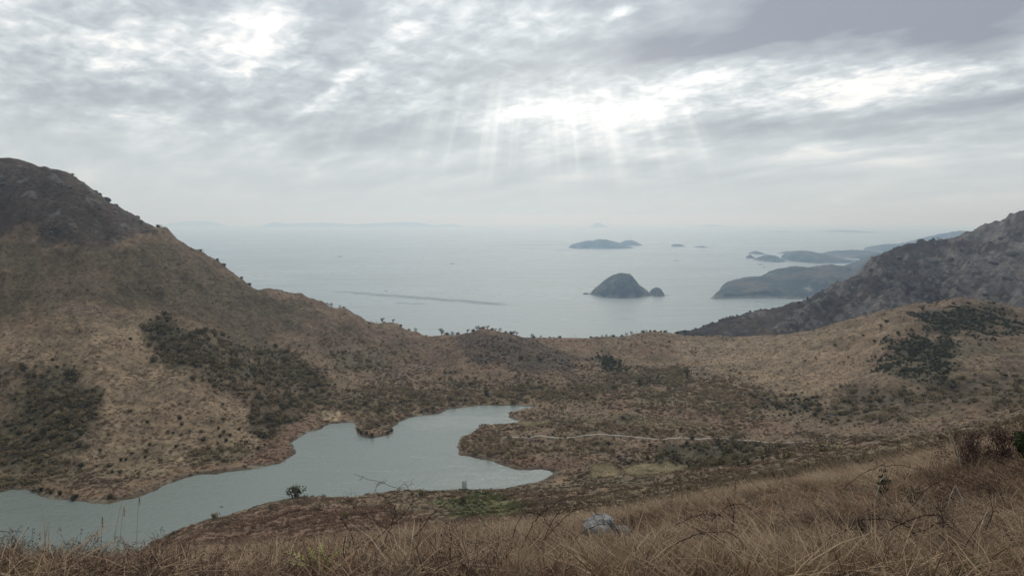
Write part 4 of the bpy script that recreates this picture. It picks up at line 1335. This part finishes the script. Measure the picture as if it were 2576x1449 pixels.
for px in [1726, 1754, 1772, 1795, 1813, 1830, 1840, 1847, 1857, 1874, 1890, 1902, 1917, 1934, 1980, 2012, 2033, 2071, 2094, 2305, 2334, 2343, 2355]:
    place('bush', random.choice(B_EVER)[::-1], mtn_hit(px), random.uniform(1.2, 2.1), 'tiny dark bush on the descending left skyline of the rocky mountain' if px < 2200 else 'tiny dark bush on the level shoulder of the mountain skyline', 'bush', 'bushes on the mountain skyline')

# ------------------------------------------------------------------ rocks
def rock_material(name, a, b):
    m, N, bs = material(name, 0.9, 0.2)
    co = N.new('ShaderNodeTexCoord').outputs['Object']
    n_ = N.noise(co, 3.0, 8, 0.7)
    sp_ = N.noise(co, 30, 4, 0.7)
    N.put(bs.inputs['Base Color'], N.mix(N.smooth(N.m('ADD', N.m('MULTIPLY', n_, .6), N.m('MULTIPLY', sp_, .4)), .35, .65), a, b))
    bump(N, bs, N.m('ADD', n_, sp_), 0.6, 0.03)
    return m


def rock_mesh(name, mat, dims, seed, cut=0.75, sub=4):
    import bmesh
    bm = bmesh.new()
    bmesh.ops.create_icosphere(bm, subdivisions=sub, radius=1.0)
    co = np.array([v.co for v in bm.verts])
    g = np.random.default_rng(seed)
    for _ in range(9):                                     # flat broken faces
        d = g.normal(size=3)
        d /= np.linalg.norm(d)
        k = co @ d
        lim = cut * g.uniform(.75, 1.15)
        co -= np.outer(np.maximum(k - lim, 0) * .9, d)
    nn = fbm(co[:, 0] * 3 + seed, co[:, 1] * 3 + co[:, 2] * 2.2, 1.6, 4, 300 + seed)
    co *= (1 + .10 * nn)[:, None]
    co *= np.array(dims)
    for v, c in zip(bm.verts, co):
        v.co = c
    me = bpy.data.meshes.new(name)
    bm.to_mesh(me)
    bm.free()
    me.polygons.foreach_set('use_smooth', np.ones(len(me.polygons), bool))
    me.materials.append(mat)
    return me


M_CRAG = rock_material('grey_crag', (0.07, 0.064, 0.062), (0.17, 0.157, 0.152))
M_STONE = rock_material('pale_granite', (0.11, 0.11, 0.105), (0.36, 0.36, 0.35))
CR = [rock_mesh('crag', M_CRAG, (1, .8, .85), 5 + i, sub=3) for i in range(4)]
left_rocks = [((265, 496), 4.5), ((250, 488), 3), ((12, 462), 3.5), ((70, 425), 3), ((150, 462), 4), ((175, 470), 3), ((290, 515), 3), ((345, 545), 4), ((352, 556), 3.5), ((290, 535), 3), ((310, 572), 2.5), ((205, 565), 2), ((285, 565), 2.2),
              ((240, 482), 2.5), ((410, 584), 2.2), ((482, 633), 2.0), ((130, 585), 2.0), ((105, 580), 1.8)]
for ((a, b), s), p in zip(left_rocks, hit([q[0] for q in left_rocks])):
    o = link('rock_outcrop', random.choice(CR), loc=p + (0, 0, -.2 * s), label='grey crag breaking through the dark top of the left hill', cat='rock', group='crags on top of the left hill')
    o.scale, o.rotation_euler = (s * random.uniform(.8, 1.2), s * .8, s * random.uniform(.55, .8)), (0, 0, random.random() * 6)
for q, sc_, lab in [((546, 668), (1.6, 1.2, 3.6), 'pale upright stone on the ridge beside a dark boulder'), ((560, 676), (3.6, 2.5, 2.6), 'dark rounded boulder overhanging the left ridge line')]:
    o = link('rock', CR[0], loc=crest_hit([q[0]])[0], label=lab, cat='rock')
    o.scale = sc_
mr_rocks = [(2140, 800), (2165, 745), (2175, 790), (2230, 780), (2210, 815), (2250, 770), (2275, 770), (2290, 690), (2240, 790), (2120, 820), (2180, 830), (2350, 660), (2390, 650), (2450, 690), (2480, 740), (2500, 660), (2530, 700),
            (2550, 640), (2420, 630), (2300, 740), (2330, 750), (2150, 690), (2190, 680), (2210, 660), (2260, 650), (2400, 720), (2440, 660), (2560, 590), (2520, 600), (2490, 610), (2090, 815), (2050, 800), (1990, 815), (2020, 790)]
for a, b in mr_rocks:
    Y = np.linspace(980, 1400, 400)
    q = np.array([at(a, b, yy) for yy in Y])
    i = (mountain_height(q[:, 0], q[:, 1]) > q[:, 2]).argmax()
    if i == 0:
        continue
    s = random.uniform(3.5, 8)
    lab = ('grey outcrop on the steep upper crags of the rocky mountain' if a > 2380 else 'outcrop on the brow of the rocky mountain above its scrubby flank' if b < 720
           else 'grey outcrop low on the flank just above the right knoll' if b > 780 else 'grey outcrop in mid flank of the rocky mountain')
    o = link('rock_outcrop', random.choice(CR), loc=q[i], label=lab, cat='rock', group='outcrops on the rocky mountain')
    o.scale, o.rotation_euler = (s, s * .8, s * random.uniform(.6, 1.2)), (0, 0, random.random() * 6)
# the boulder in the grass and its neighbour
p = BOULDER
u = p[1] / F
o = link('boulder', rock_mesh('boulder', M_STONE, (52 * u, 44 * u, 42 * u), 41, .8, 5), loc=p + (0, .05, 28 * u), label='pale grey rounded boulder half sunk in the dry grass', cat='boulder')
q = hit([(1568, 1362)])[0]
o = link('boulder', rock_mesh('boulder', M_CRAG, (32 * u, 30 * u, 22 * u), 47, .8, 4), loc=q + (0, .1, 14 * u), label='darker lichened rock leaning against the pale boulder', cat='boulder')
p = hit([(2082, 1048)])[0]
o = link('rock', CR[1], loc=p + (0, 0, .7), label='pale stone lying in dark scrub on the right slope', cat='rock')
o.scale = (1.6, 1.0, .7)

# ------------------------------------------------------------------ the stone path
PATH = [(1262, 1100), (1300, 1100), (1342, 1099.7), (1402, 1103), (1440, 1101), (1466, 1097), (1488, 1095), (1520, 1094), (1554, 1095.6), (1603, 1102), (1639, 1105), (1685, 1104), (1740, 1104.6), (1795, 1103),
        (1836, 1104), (1856, 1108), (1905, 1110), (1984, 1114.7), (2055, 1112.6), (2105, 1110)]
pp = hit(PATH)
seg = np.r_[0, np.cumsum(np.hypot(*np.diff(pp[:, :2], axis=0).T))]
tt = np.arange(0, seg[-1], 1.2)
cx, cy_ = np.interp(tt, seg, pp[:, 0]), np.interp(tt, seg, pp[:, 1])
for _ in range(6):
    cx[1:-1], cy_[1:-1] = (cx[:-2] + 2 * cx[1:-1] + cx[2:]) / 4, (cy_[:-2] + 2 * cy_[1:-1] + cy_[2:]) / 4
tx, ty = np.gradient(cx), np.gradient(cy_)
tl = np.hypot(tx, ty)
nx, ny = -ty / tl, tx / tl
cz_ = np.maximum.reduce([valley_height(cx + nx * o_, cy_ + ny * o_) for o_ in (-.7, 0, .7)])
for _ in range(4):
    cz_[1:-1] = (cz_[:-2] + 2 * cz_[1:-1] + cz_[2:]) / 4
rows = []
for off, dz in ((-.7, -.7), (-.65, .32), (.65, .32), (.7, -.7)):
    wf = 1 - 0.55 * sstep(project(cx, cy_, cz_)[0], 1950, 2100)
    rows.append(np.c_[cx + nx * off * wf, cy_ + ny * off * wf, cz_ + dz])
pv_ = np.stack(rows, 1).reshape(-1, 3)
m, N, bs = material('path_stone', .9, .2)
co = N.new('ShaderNodeTexCoord').outputs['Object']
N.put(bs.inputs['Base Color'], N.mix(N.noise(co, .7, 5, .7), (0.28, 0.245, 0.2), (0.50, 0.45, 0.38)))
link('stone_path', mesh_np('path', pv_, grid_faces(len(tt), 4), m, False), kind='structure', label='narrow pale stone path crossing the valley floor')

# ------------------------------------------------------------------ foreground brambles, sticks, sapling
M_CANE = tint_material('bramble_cane', (0.03, 0.017, 0.018), (0.075, 0.043, 0.038))
M_PALEST = tint_material('bleached_stick', (0.40, 0.37, 0.33), (0.60, 0.57, 0.52))


def cane_mesh(pts, r0, twigs, tw_len, name='cane'):
    r0 = r0 * 1.1
    twigs = int(twigs * 1.2)

    """arching zigzag cane with thorny forked side twigs, along a path of points"""
    pts = np.array(pts, float)
    s_ = np.r_[0, np.cumsum(np.linalg.norm(np.diff(pts, axis=0), axis=1))]
    n = max(8, int(s_[-1] / (tw_len * .35)))
    t = np.linspace(0, s_[-1], n)
    c = np.stack([np.interp(t, s_, pts[:, k]) for k in range(3)], 1)
    for _ in range(3):
        c[1:-1] = (c[:-2] + 2 * c[1:-1] + c[2:]) / 4
    zig = rng.normal(size=(n, 3)) * tw_len * .045
    zig[0] = 0
    c = c + zig
    parts = [tube(c, np.linspace(r0, r0 * .4, n), 5)]
    for _ in range(twigs):
        k = rng.integers(2, n - 1)
        d = rand_dirs(1)[0] * (1, .7, .8) + (0, 0, .25)
        L = tw_len * rng.uniform(.4, 1.2)
        e = c[k] + d * L
        w = bent(c[k], e, 5, .1)
        parts.append(tube(w, np.linspace(r0 * .5, r0 * .22, 5), 3))
        for q in range(3):
            b0 = w[rng.integers(1, 5)]
            parts.append(tube(bent(b0, b0 + (rand_dirs(1)[0] + (0, 0, .2)) * L * .45, 4, .1), r0 * .22, 3))
    for k in range(1, n - 1):                               # thorns
        parts.append(tube(np.array([c[k], c[k] + rand_dirs(1)[0] * r0 * 4]), np.array([r0 * .4, r0 * .05]), 3))
    v, f = merge(parts)
    return mesh_np(name, v, f, M_CANE)


def bramble(canes, Y, label, r0=.0045, twigs=14, tw=.13, group=None):
    """canes given as frame positions at about Y metres ahead"""
    base = at(canes[0][0][0], canes[0][0][1], Y)
    g = valley_height(np.array([base[0]]), np.array([base[1]]))[0]
    root = link('bramble', None, loc=(base[0], base[1], g), label=label, cat='bramble', group=group)
    root.empty_display_size = .1
    for cn in canes:
        pts = []
        for i, (a, b) in enumerate(cn):
            pts.append(at(a, b, Y + rng.normal() * .12) - np.array((base[0], base[1], g)))
        link('cane', cane_mesh(pts, r0, twigs, tw), parent=root)
    return root


bramble([[(870, 1420), (930, 1370), (1010, 1300), (1050, 1255), (1035, 1235), (960, 1215), (890, 1192)], [(950, 1400), (985, 1320), (1000, 1280), (950, 1240), (945, 1222)],
         [(1010, 1400), (1080, 1300), (1130, 1255), (1180, 1272), (1230, 1330)], [(900, 1400), (880, 1330), (850, 1300)], [(1020, 1400), (980, 1330), (905, 1290), (870, 1250)]], 8.5,
        'tall tangled bramble with zigzag tips standing against the lake', twigs=22, tw=.17)
bramble([[(1285, 1390), (1300, 1310), (1330, 1282), (1370, 1300), (1400, 1350)], [(1330, 1400), (1390, 1330), (1450, 1276), (1510, 1290), (1550, 1340)], [(1310, 1380), (1350, 1300), (1420, 1250), (1480, 1240)],
         [(1420, 1390), (1470, 1330), (1540, 1310), (1580, 1390)], [(1360, 1390), (1390, 1300), (1460, 1262), (1560, 1262)]], 8.2, 'reddish bramble arching over the pale boulder', twigs=20, tw=.15)
bramble([[(1640, 1415), (1690, 1372), (1750, 1342), (1820, 1335), (1860, 1350), (1885, 1400)]], 5.6, 'single dark cane bowed in an arch over the grass', r0=.0055, twigs=4, tw=.08)
bramble([[(2100, 1380), (2140, 1310), (2230, 1300), (2300, 1330), (2330, 1400)], [(2180, 1400), (2250, 1320), (2340, 1290), (2400, 1310), (2440, 1390)], [(2240, 1410), (2290, 1340), (2380, 1310), (2420, 1350), (2455, 1420)],
         [(2060, 1370), (2120, 1330), (2200, 1330), (2220, 1400)], [(2160, 1400), (2170, 1330), (2160, 1300)], [(2380, 1400), (2370, 1300), (2360, 1270)]], 6.2,
        'wide purple brown bramble tangle low in the grass below the white stick', twigs=24, tw=.14)
bramble([[(2330, 1290), (2300, 1260), (2250, 1260), (2180, 1285)], [(2340, 1290), (2400, 1240), (2480, 1225), (2540, 1260)], [(2280, 1290), (2330, 1225), (2400, 1195), (2470, 1230)]], 9.5,
        'thin bramble behind the white stick', twigs=14, tw=.16)
bramble([[(2120, 1230), (2180, 1180), (2240, 1168), (2320, 1180), (2370, 1230)]], 12.0, 'long thin cane arching beside the small dark shrub', r0=.006, twigs=8, tw=.2)
bramble([[(1790, 1310), (1830, 1270), (1870, 1265), (1910, 1300)], [(1840, 1330), (1850, 1290), (1830, 1255)], [(1700, 1320), (1760, 1290), (1820, 1300)]], 9.0, 'small dark bramble among the tan grass right of the boulder', twigs=14, tw=.14)
bramble([[(2470, 1400), (2475, 1340), (2500, 1290), (2490, 1240)], [(2520, 1390), (2560, 1350), (2620, 1340)]], 6.5, 'upright bramble stems at the grassy slope edge beyond the tangle', twigs=8, tw=.12)
bramble([[(880, 1470), (872, 1420), (858, 1385), (870, 1350)]], 4.6, 'bare dark stalk beside the yellow green fern', r0=.005, twigs=4, tw=.1)
bramble([[(1040, 1425), (1100, 1405), (1170, 1415), (1240, 1460)]], 4.8, 'low dark cane lying over the grass below the tall bramble', r0=.006, twigs=5, tw=.1)
bramble([[(-60, 1345), (-10, 1332), (20, 1338), (55, 1335)], [(-40, 1370), (10, 1350), (30, 1338)], [(-60, 1400), (-30, 1350), (-10, 1332)]], 8.0, 'thin bent twig reaching over the water from the bank edge', twigs=4, tw=.06)
for k, (a, b, Y) in enumerate([(140, 1400, 12), (170, 1395, 13), (250, 1395, 13), (310, 1375, 15), (390, 1365, 17)]):
    bramble([[(a, b + 25), (a + 6, b), (a - 8, b - 30)], [(a, b + 25), (a + 20, b + 5), (a + 36, b - 18)]], Y, 'wispy bare twig on the grass edge against the lake', .004, 8, .16, group='wispy twigs along the grass edge')
# bare sapling on the brow
p = hit([(341, 1372)])[0]
pr = bare_tree_proto(1.0, 5, .016, .55, M_CANE)
sp_h = 72 * p[1] / F
place('sapling', pr, p, sp_h * .62, 'small leafless sapling with a rounded crown against the lake', 'sapling', rz=.6)


def stick(pts, Y, r_, label):
    q = np.array([at(a, b, Y) for a, b in pts])
    o_ = q[0].copy()
    v_, f_ = tube(q - o_, np.linspace(r_, r_ * .7, len(q)), 6)
    link('dead_stick', mesh_np('dead_stick', v_, f_, M_PALEST), loc=o_, label=label, cat='stick')


stick([(2424, 1275), (2421, 1254), (2412, 1238), (2403, 1219)], 9.2, .009, 'white broken stick poking up out of the grass')
stick([(2384, 1275), (2390, 1250), (2402, 1222)], 9.25, .006, 'grey stick leaning against the white broken stick')
stick([(2205, 1245), (2211, 1222), (2216, 1207), (2226, 1196)], 10.5, .007, 'short bleached bent stick below the small dark shrub')
stick([(2422, 1200), (2412, 1150), (2395, 1100), (2374, 1062)], 14.0, .012, 'thin leaning bare stem rising from the purple bush')

# bushes of the near slope
def near_bush(name, q, Y, wpx, hpx, mat, n, leafsize, label, up=False, twiggy=0):
    c = at(*q, Y)
    g = valley_height(c[:1], c[1:2])[0]
    w, h = wpx * Y / F, hpx * Y / F
    root = link(name, None, loc=(c[0], c[1], g), label=label, cat='bush')
    root.empty_display_size = .1
    extra = max(c[2] - g, 0)
    h = h + extra
    parts = []
    for _ in range(10 + twiggy):
        e = (random.gauss(0, .27) * w, random.gauss(0, .2) * w, h * random.uniform(.6, 1.0))
        b0 = (random.gauss(0, .1) * w, random.gauss(0, .1) * w, 0)
        pth = bent(b0, e, 5, .05)
        parts.append(tube(pth, np.linspace(.006, .0025, 5), 4))
        for _ in range(4 if twiggy else 1):
            s = pth[random.randint(1, 4)]
            parts.append(tube(bent(s, s + (rand_dirs(1)[0] * .6 + (0, 0, .7)) * h * .25, 4, .08), .0022, 3))
    v_, f_ = merge(parts)
    link('stem', mesh_np('stem', v_, f_, M_CANE), parent=root)
    lumps = 14
    cs = [(random.gauss(0, .25) * w, random.gauss(0, .2) * w, h * random.uniform(.35, .85)) for _ in range(lumps)]
    v_, f_, val_ = leaf_cloud(cs, [.2 * min(w, h) * random.uniform(.7, 1.4) for _ in cs], n, leafsize, 1.6 if up else .9, .15)
    fo_ = mesh_np('foliage', v_, f_, mat, False)
    leaf_attr(fo_, val_)
    link('foliage', fo_, parent=root)


M_PURP = tint_material('purple_brown_leaves', (0.06, 0.035, 0.032), (0.17, 0.10, 0.08))
M_LUSH = tint_material('dark_glossy_leaves', (0.012, 0.022, 0.008), (0.05, 0.07, 0.02), .6)
M_FERN = tint_material('yellow_green_fern', (0.20, 0.22, 0.05), (0.45, 0.46, 0.13), .7, .25)
near_bush('bush', (2440, 1165), 14.5, 110, 85, M_PURP, 1500, .022, 'purple brown twiggy bush on the right of the slope', twiggy=26)
near_bush('bush', (2520, 1150), 14.0, 110, 85, M_PURP, 1300, .022, 'twiggy brown bush between the purple bush and the green bush', twiggy=24)
near_bush('bush', (2598, 1150), 13.0, 62, 85, M_LUSH, 2600, .03, 'dense dark green bush at the top of the near slope', up=True)
near_bush('bush', (2221, 1186), 12.0, 26, 26, M_LUSH, 260, .018, 'small almost black leafy shrub alone in the tan grass')
near_bush('bush', (2300, 1245), 11.0, 60, 25, M_DARKSH, 260, .02, 'low dark green shrub behind the thin bramble')
p = hit([(2072, 1136)])[0]
place('bush', B_DARK[1][::-1], p, 86 * p[1] / F / 2.6, 'wide low olive bush just below the stone path', 'bush', sz=26 * p[1] / F / 1.8)
# yellow green fern in the grass
c = at(805, 1425, 5.2)
g = valley_height(c[:1], c[1:2])[0]
root = link('fern', None, loc=(c[0], c[1], g), label='yellow green fern showing through the brown grass', cat='fern')
for k in range(9):
    a = k / 9 * 6.28 + random.random() * .4
    L = random.uniform(.16, .26)
    pth = np.array([(math.cos(a) * L * t_, math.sin(a) * L * t_, (c[2] - g) * .6 + .26 * t_ - .12 * t_ * t_) for t_ in np.linspace(0, 1, 9)])
    vs_, fs_ = [], []
    for i in range(1, 9):
        d = np.array((-math.sin(a), math.cos(a), -.15)) * (.055 * (1 - i / 10))
        fw = (pth[i] - pth[i - 1]) * .55
        for sgn in (-1, 1):
            b_ = len(vs_)
            vs_ += [pth[i] - fw * .5, pth[i] + d * sgn + fw, pth[i] + d * sgn * .95 + fw * 1.5, pth[i] + fw * .4]
            fs_.append((b_, b_ + 1, b_ + 2, b_ + 3))
    fr = mesh_np('frond', np.array(vs_), np.array(fs_), M_FERN, False)
    leaf_attr(fr, rng.random(len(vs_)))
    link('frond', fr, parent=root)
# tall plume grasses against the lake
for k, (a, b, Y, hp) in enumerate([(255, 1400, 11, 100), (285, 1400, 11.5, 175), (300, 1395, 11.5, 120), (345, 1400, 12, 150), (225, 1405, 11, 70), (180, 1410, 10.5, 60), (1830, 1300, 10, 120), (1845, 1300, 10, 95), (1440, 1300, 11, 90), (1275, 1310, 12, 80), (2340, 1150, 13, 60)]):
    base = at(a, b + 30, Y)
    g = valley_height(base[:1], base[1:2])[0]
    H = at(a, b - hp, Y)[2] - g
    root = link('plume_grass', None, loc=(base[0], base[1], g), label='tall thin plume grass stalk rising above the dry grass', cat='grass stalk', group='tall plume grass stalks')
    lean = random.uniform(.0, .22)
    pth = np.array([(lean * H * t_ ** 2, 0, H * t_) for t_ in np.linspace(0, 1, 8)])
    sm = mesh_np('stalk', *tube(pth, np.linspace(.0035, .0015, 8), 4), M_PALE)
    link('stalk', sm, parent=root)
    v_, f_, val_ = leaf_cloud([pth[-1] + (0, 0, -.02 * i) for i in range(8)], [.012] * 8, 160, .007, 2.2, .2)
    pl = mesh_np('plume', v_, f_, M_PALE, False)
    leaf_attr(pl, val_)
    link('plume', pl, parent=root)

# ------------------------------------------------------------------ on the sea: boats and seaweed rafts
def paint(name, c, rough=.5):
    m, N, bs = material(name, rough, .4)
    co = N.new('ShaderNodeTexCoord').outputs['Object']
    N.put(bs.inputs['Base Color'], N.mix(N.noise(co, 1.2, 4, .6), tuple(x * .8 for x in c), c))
    return m


M_HULL, M_CAB, M_MAST = paint('boat_blue', (.06, .10, .22)), paint('boat_white', (.55, .56, .58)), paint('boat_mast', (.12, .11, .11))


def boat(q, L, rz, label):
    Y = 350.0 / ((q[1] - HY) / F)
    for _ in range(4):
        p_ = at(*q, Y)
        Y *= (CZ - sea_z(p_[0], p_[1])) / (CZ - p_[2])
    p_ = at(*q, Y)
    root = link('boat', None, loc=(p_[0], p_[1], sea_z(p_[0], p_[1])), label=label, cat='boat')
    root.rotation_euler = (0, 0, rz)
    st_ = np.linspace(-.5, .5, 13)
    hw = .14 * np.clip(1 - np.maximum(st_, 0) ** 2 * 3.6, .06, 1) * np.clip(1 + st_ * .3, .8, 1)
    sheer = .09 + .11 * np.maximum(st_, 0) ** 2 * 4 + .03 * np.maximum(-st_, 0)
    ring = []
    for x_, w_, s_ in zip(st_, hw, sheer):
        ring.append([(x_, -w_, s_), (x_, -w_ * .8, 0), (x_, -w_ * .3, -.05), (x_, w_ * .3, -.05), (x_, w_ * .8, 0), (x_, w_, s_), (x_, w_ * .9, s_ - .02), (x_, -w_ * .9, s_ - .02)])
    v_ = np.array(ring).reshape(-1, 3) * L
    hu = mesh_np('hull', v_, grid_faces(13, 8, True), M_HULL, False)
    link('hull', hu, parent=root)
    b_ = np.array([(x_, y_, z_) for x_ in (-.40, -.16) for y_ in (-.09, .09) for z_ in (.06, .27)]) * L
    bf = np.array([(0, 1, 3, 2), (4, 6, 7, 5), (0, 4, 5, 1), (2, 3, 7, 6), (0, 2, 6, 4), (1, 5, 7, 3)])
    cb = link('cabin', mesh_np('cabin', b_, bf, M_CAB, False), parent=root)
    r2 = np.array([(x_, y_, z_) for x_ in (-.43, -.12) for y_ in (-.105, .105) for z_ in (.272, .29)]) * L
    link('roof', mesh_np('roof', r2, bf, M_HULL, False), parent=cb)
    v1, f1_ = merge([tube(np.array([(.05, 0, .05), (.05, 0, .42)]) * L, .008 * L, 5), tube(np.array([(.05, 0, .40), (.33, 0, .24)]) * L, .006 * L, 5), tube(np.array([(.3, 0, .1), (.3, 0, .25)]) * L, .008 * L, 5)])
    link('mast', mesh_np('mast', v1, f1_, M_MAST), parent=root)


boat((1133, 842), 17, .15, 'dark blue fishing boat close behind the saddle skyline')
boat((1137, 664), 30, .1, 'grey boat alone in open water below the light streaks')
boat((855, 646), 34, .2, 'far grey boat in open water near the left slope')
boat((959, 634), 18, .4, 'speck of a boat in the open sea farther out')
boat((1147, 637), 16, .1, 'tiny far boat beyond the lone grey boat')
boat((971, 732), 11, .3, 'small boat working beside the seaweed rafts')
M_RAFT = paint('raft_floats', (.30, .32, .32), .8)


def raft(q, n, L, rz, label):
    Y = 350.0 / ((q[1] - HY) / F)
    p_ = at(*q, Y)
    root = link('seaweed_raft', None, loc=(p_[0], p_[1], sea_z(p_[0], p_[1]) + .05), label=label, cat='raft', group='seaweed rafts in a long band off the shore')
    root.rotation_euler = (0, 0, rz)
    for i in range(n):
        x_ = np.linspace(-.5, .5, 14) * L * random.uniform(.85, 1)
        w_ = .3 + .25 * rng.random(14)
        y_ = (i - n / 2) * 15.0 + rng.normal() * .8
        v_ = np.concatenate([np.c_[x_, y_ - w_, np.full(14, .0)], np.c_[x_, y_ - w_ * .6, np.full(14, .3)], np.c_[x_, y_ + w_ * .6, np.full(14, .3)], np.c_[x_, y_ + w_, np.full(14, .0)]])
        link('float_line', mesh_np('float_line', v_, grid_faces(4, 14), M_RAFT, False), parent=root)


for i in range(17):
    t_ = i / 16
    raft((900 + 350 * t_, 737 + 27 * t_ + random.gauss(0, 1.0)), 7, random.uniform(60, 85), R(25), 'faint dark raft of float lines in the band of seaweed rafts')
for q in [(855, 734), (880, 734), (1010, 762), (1050, 764)]:
    raft(q, 4, 60, R(20), 'faint short raft apart from the long band of seaweed rafts')
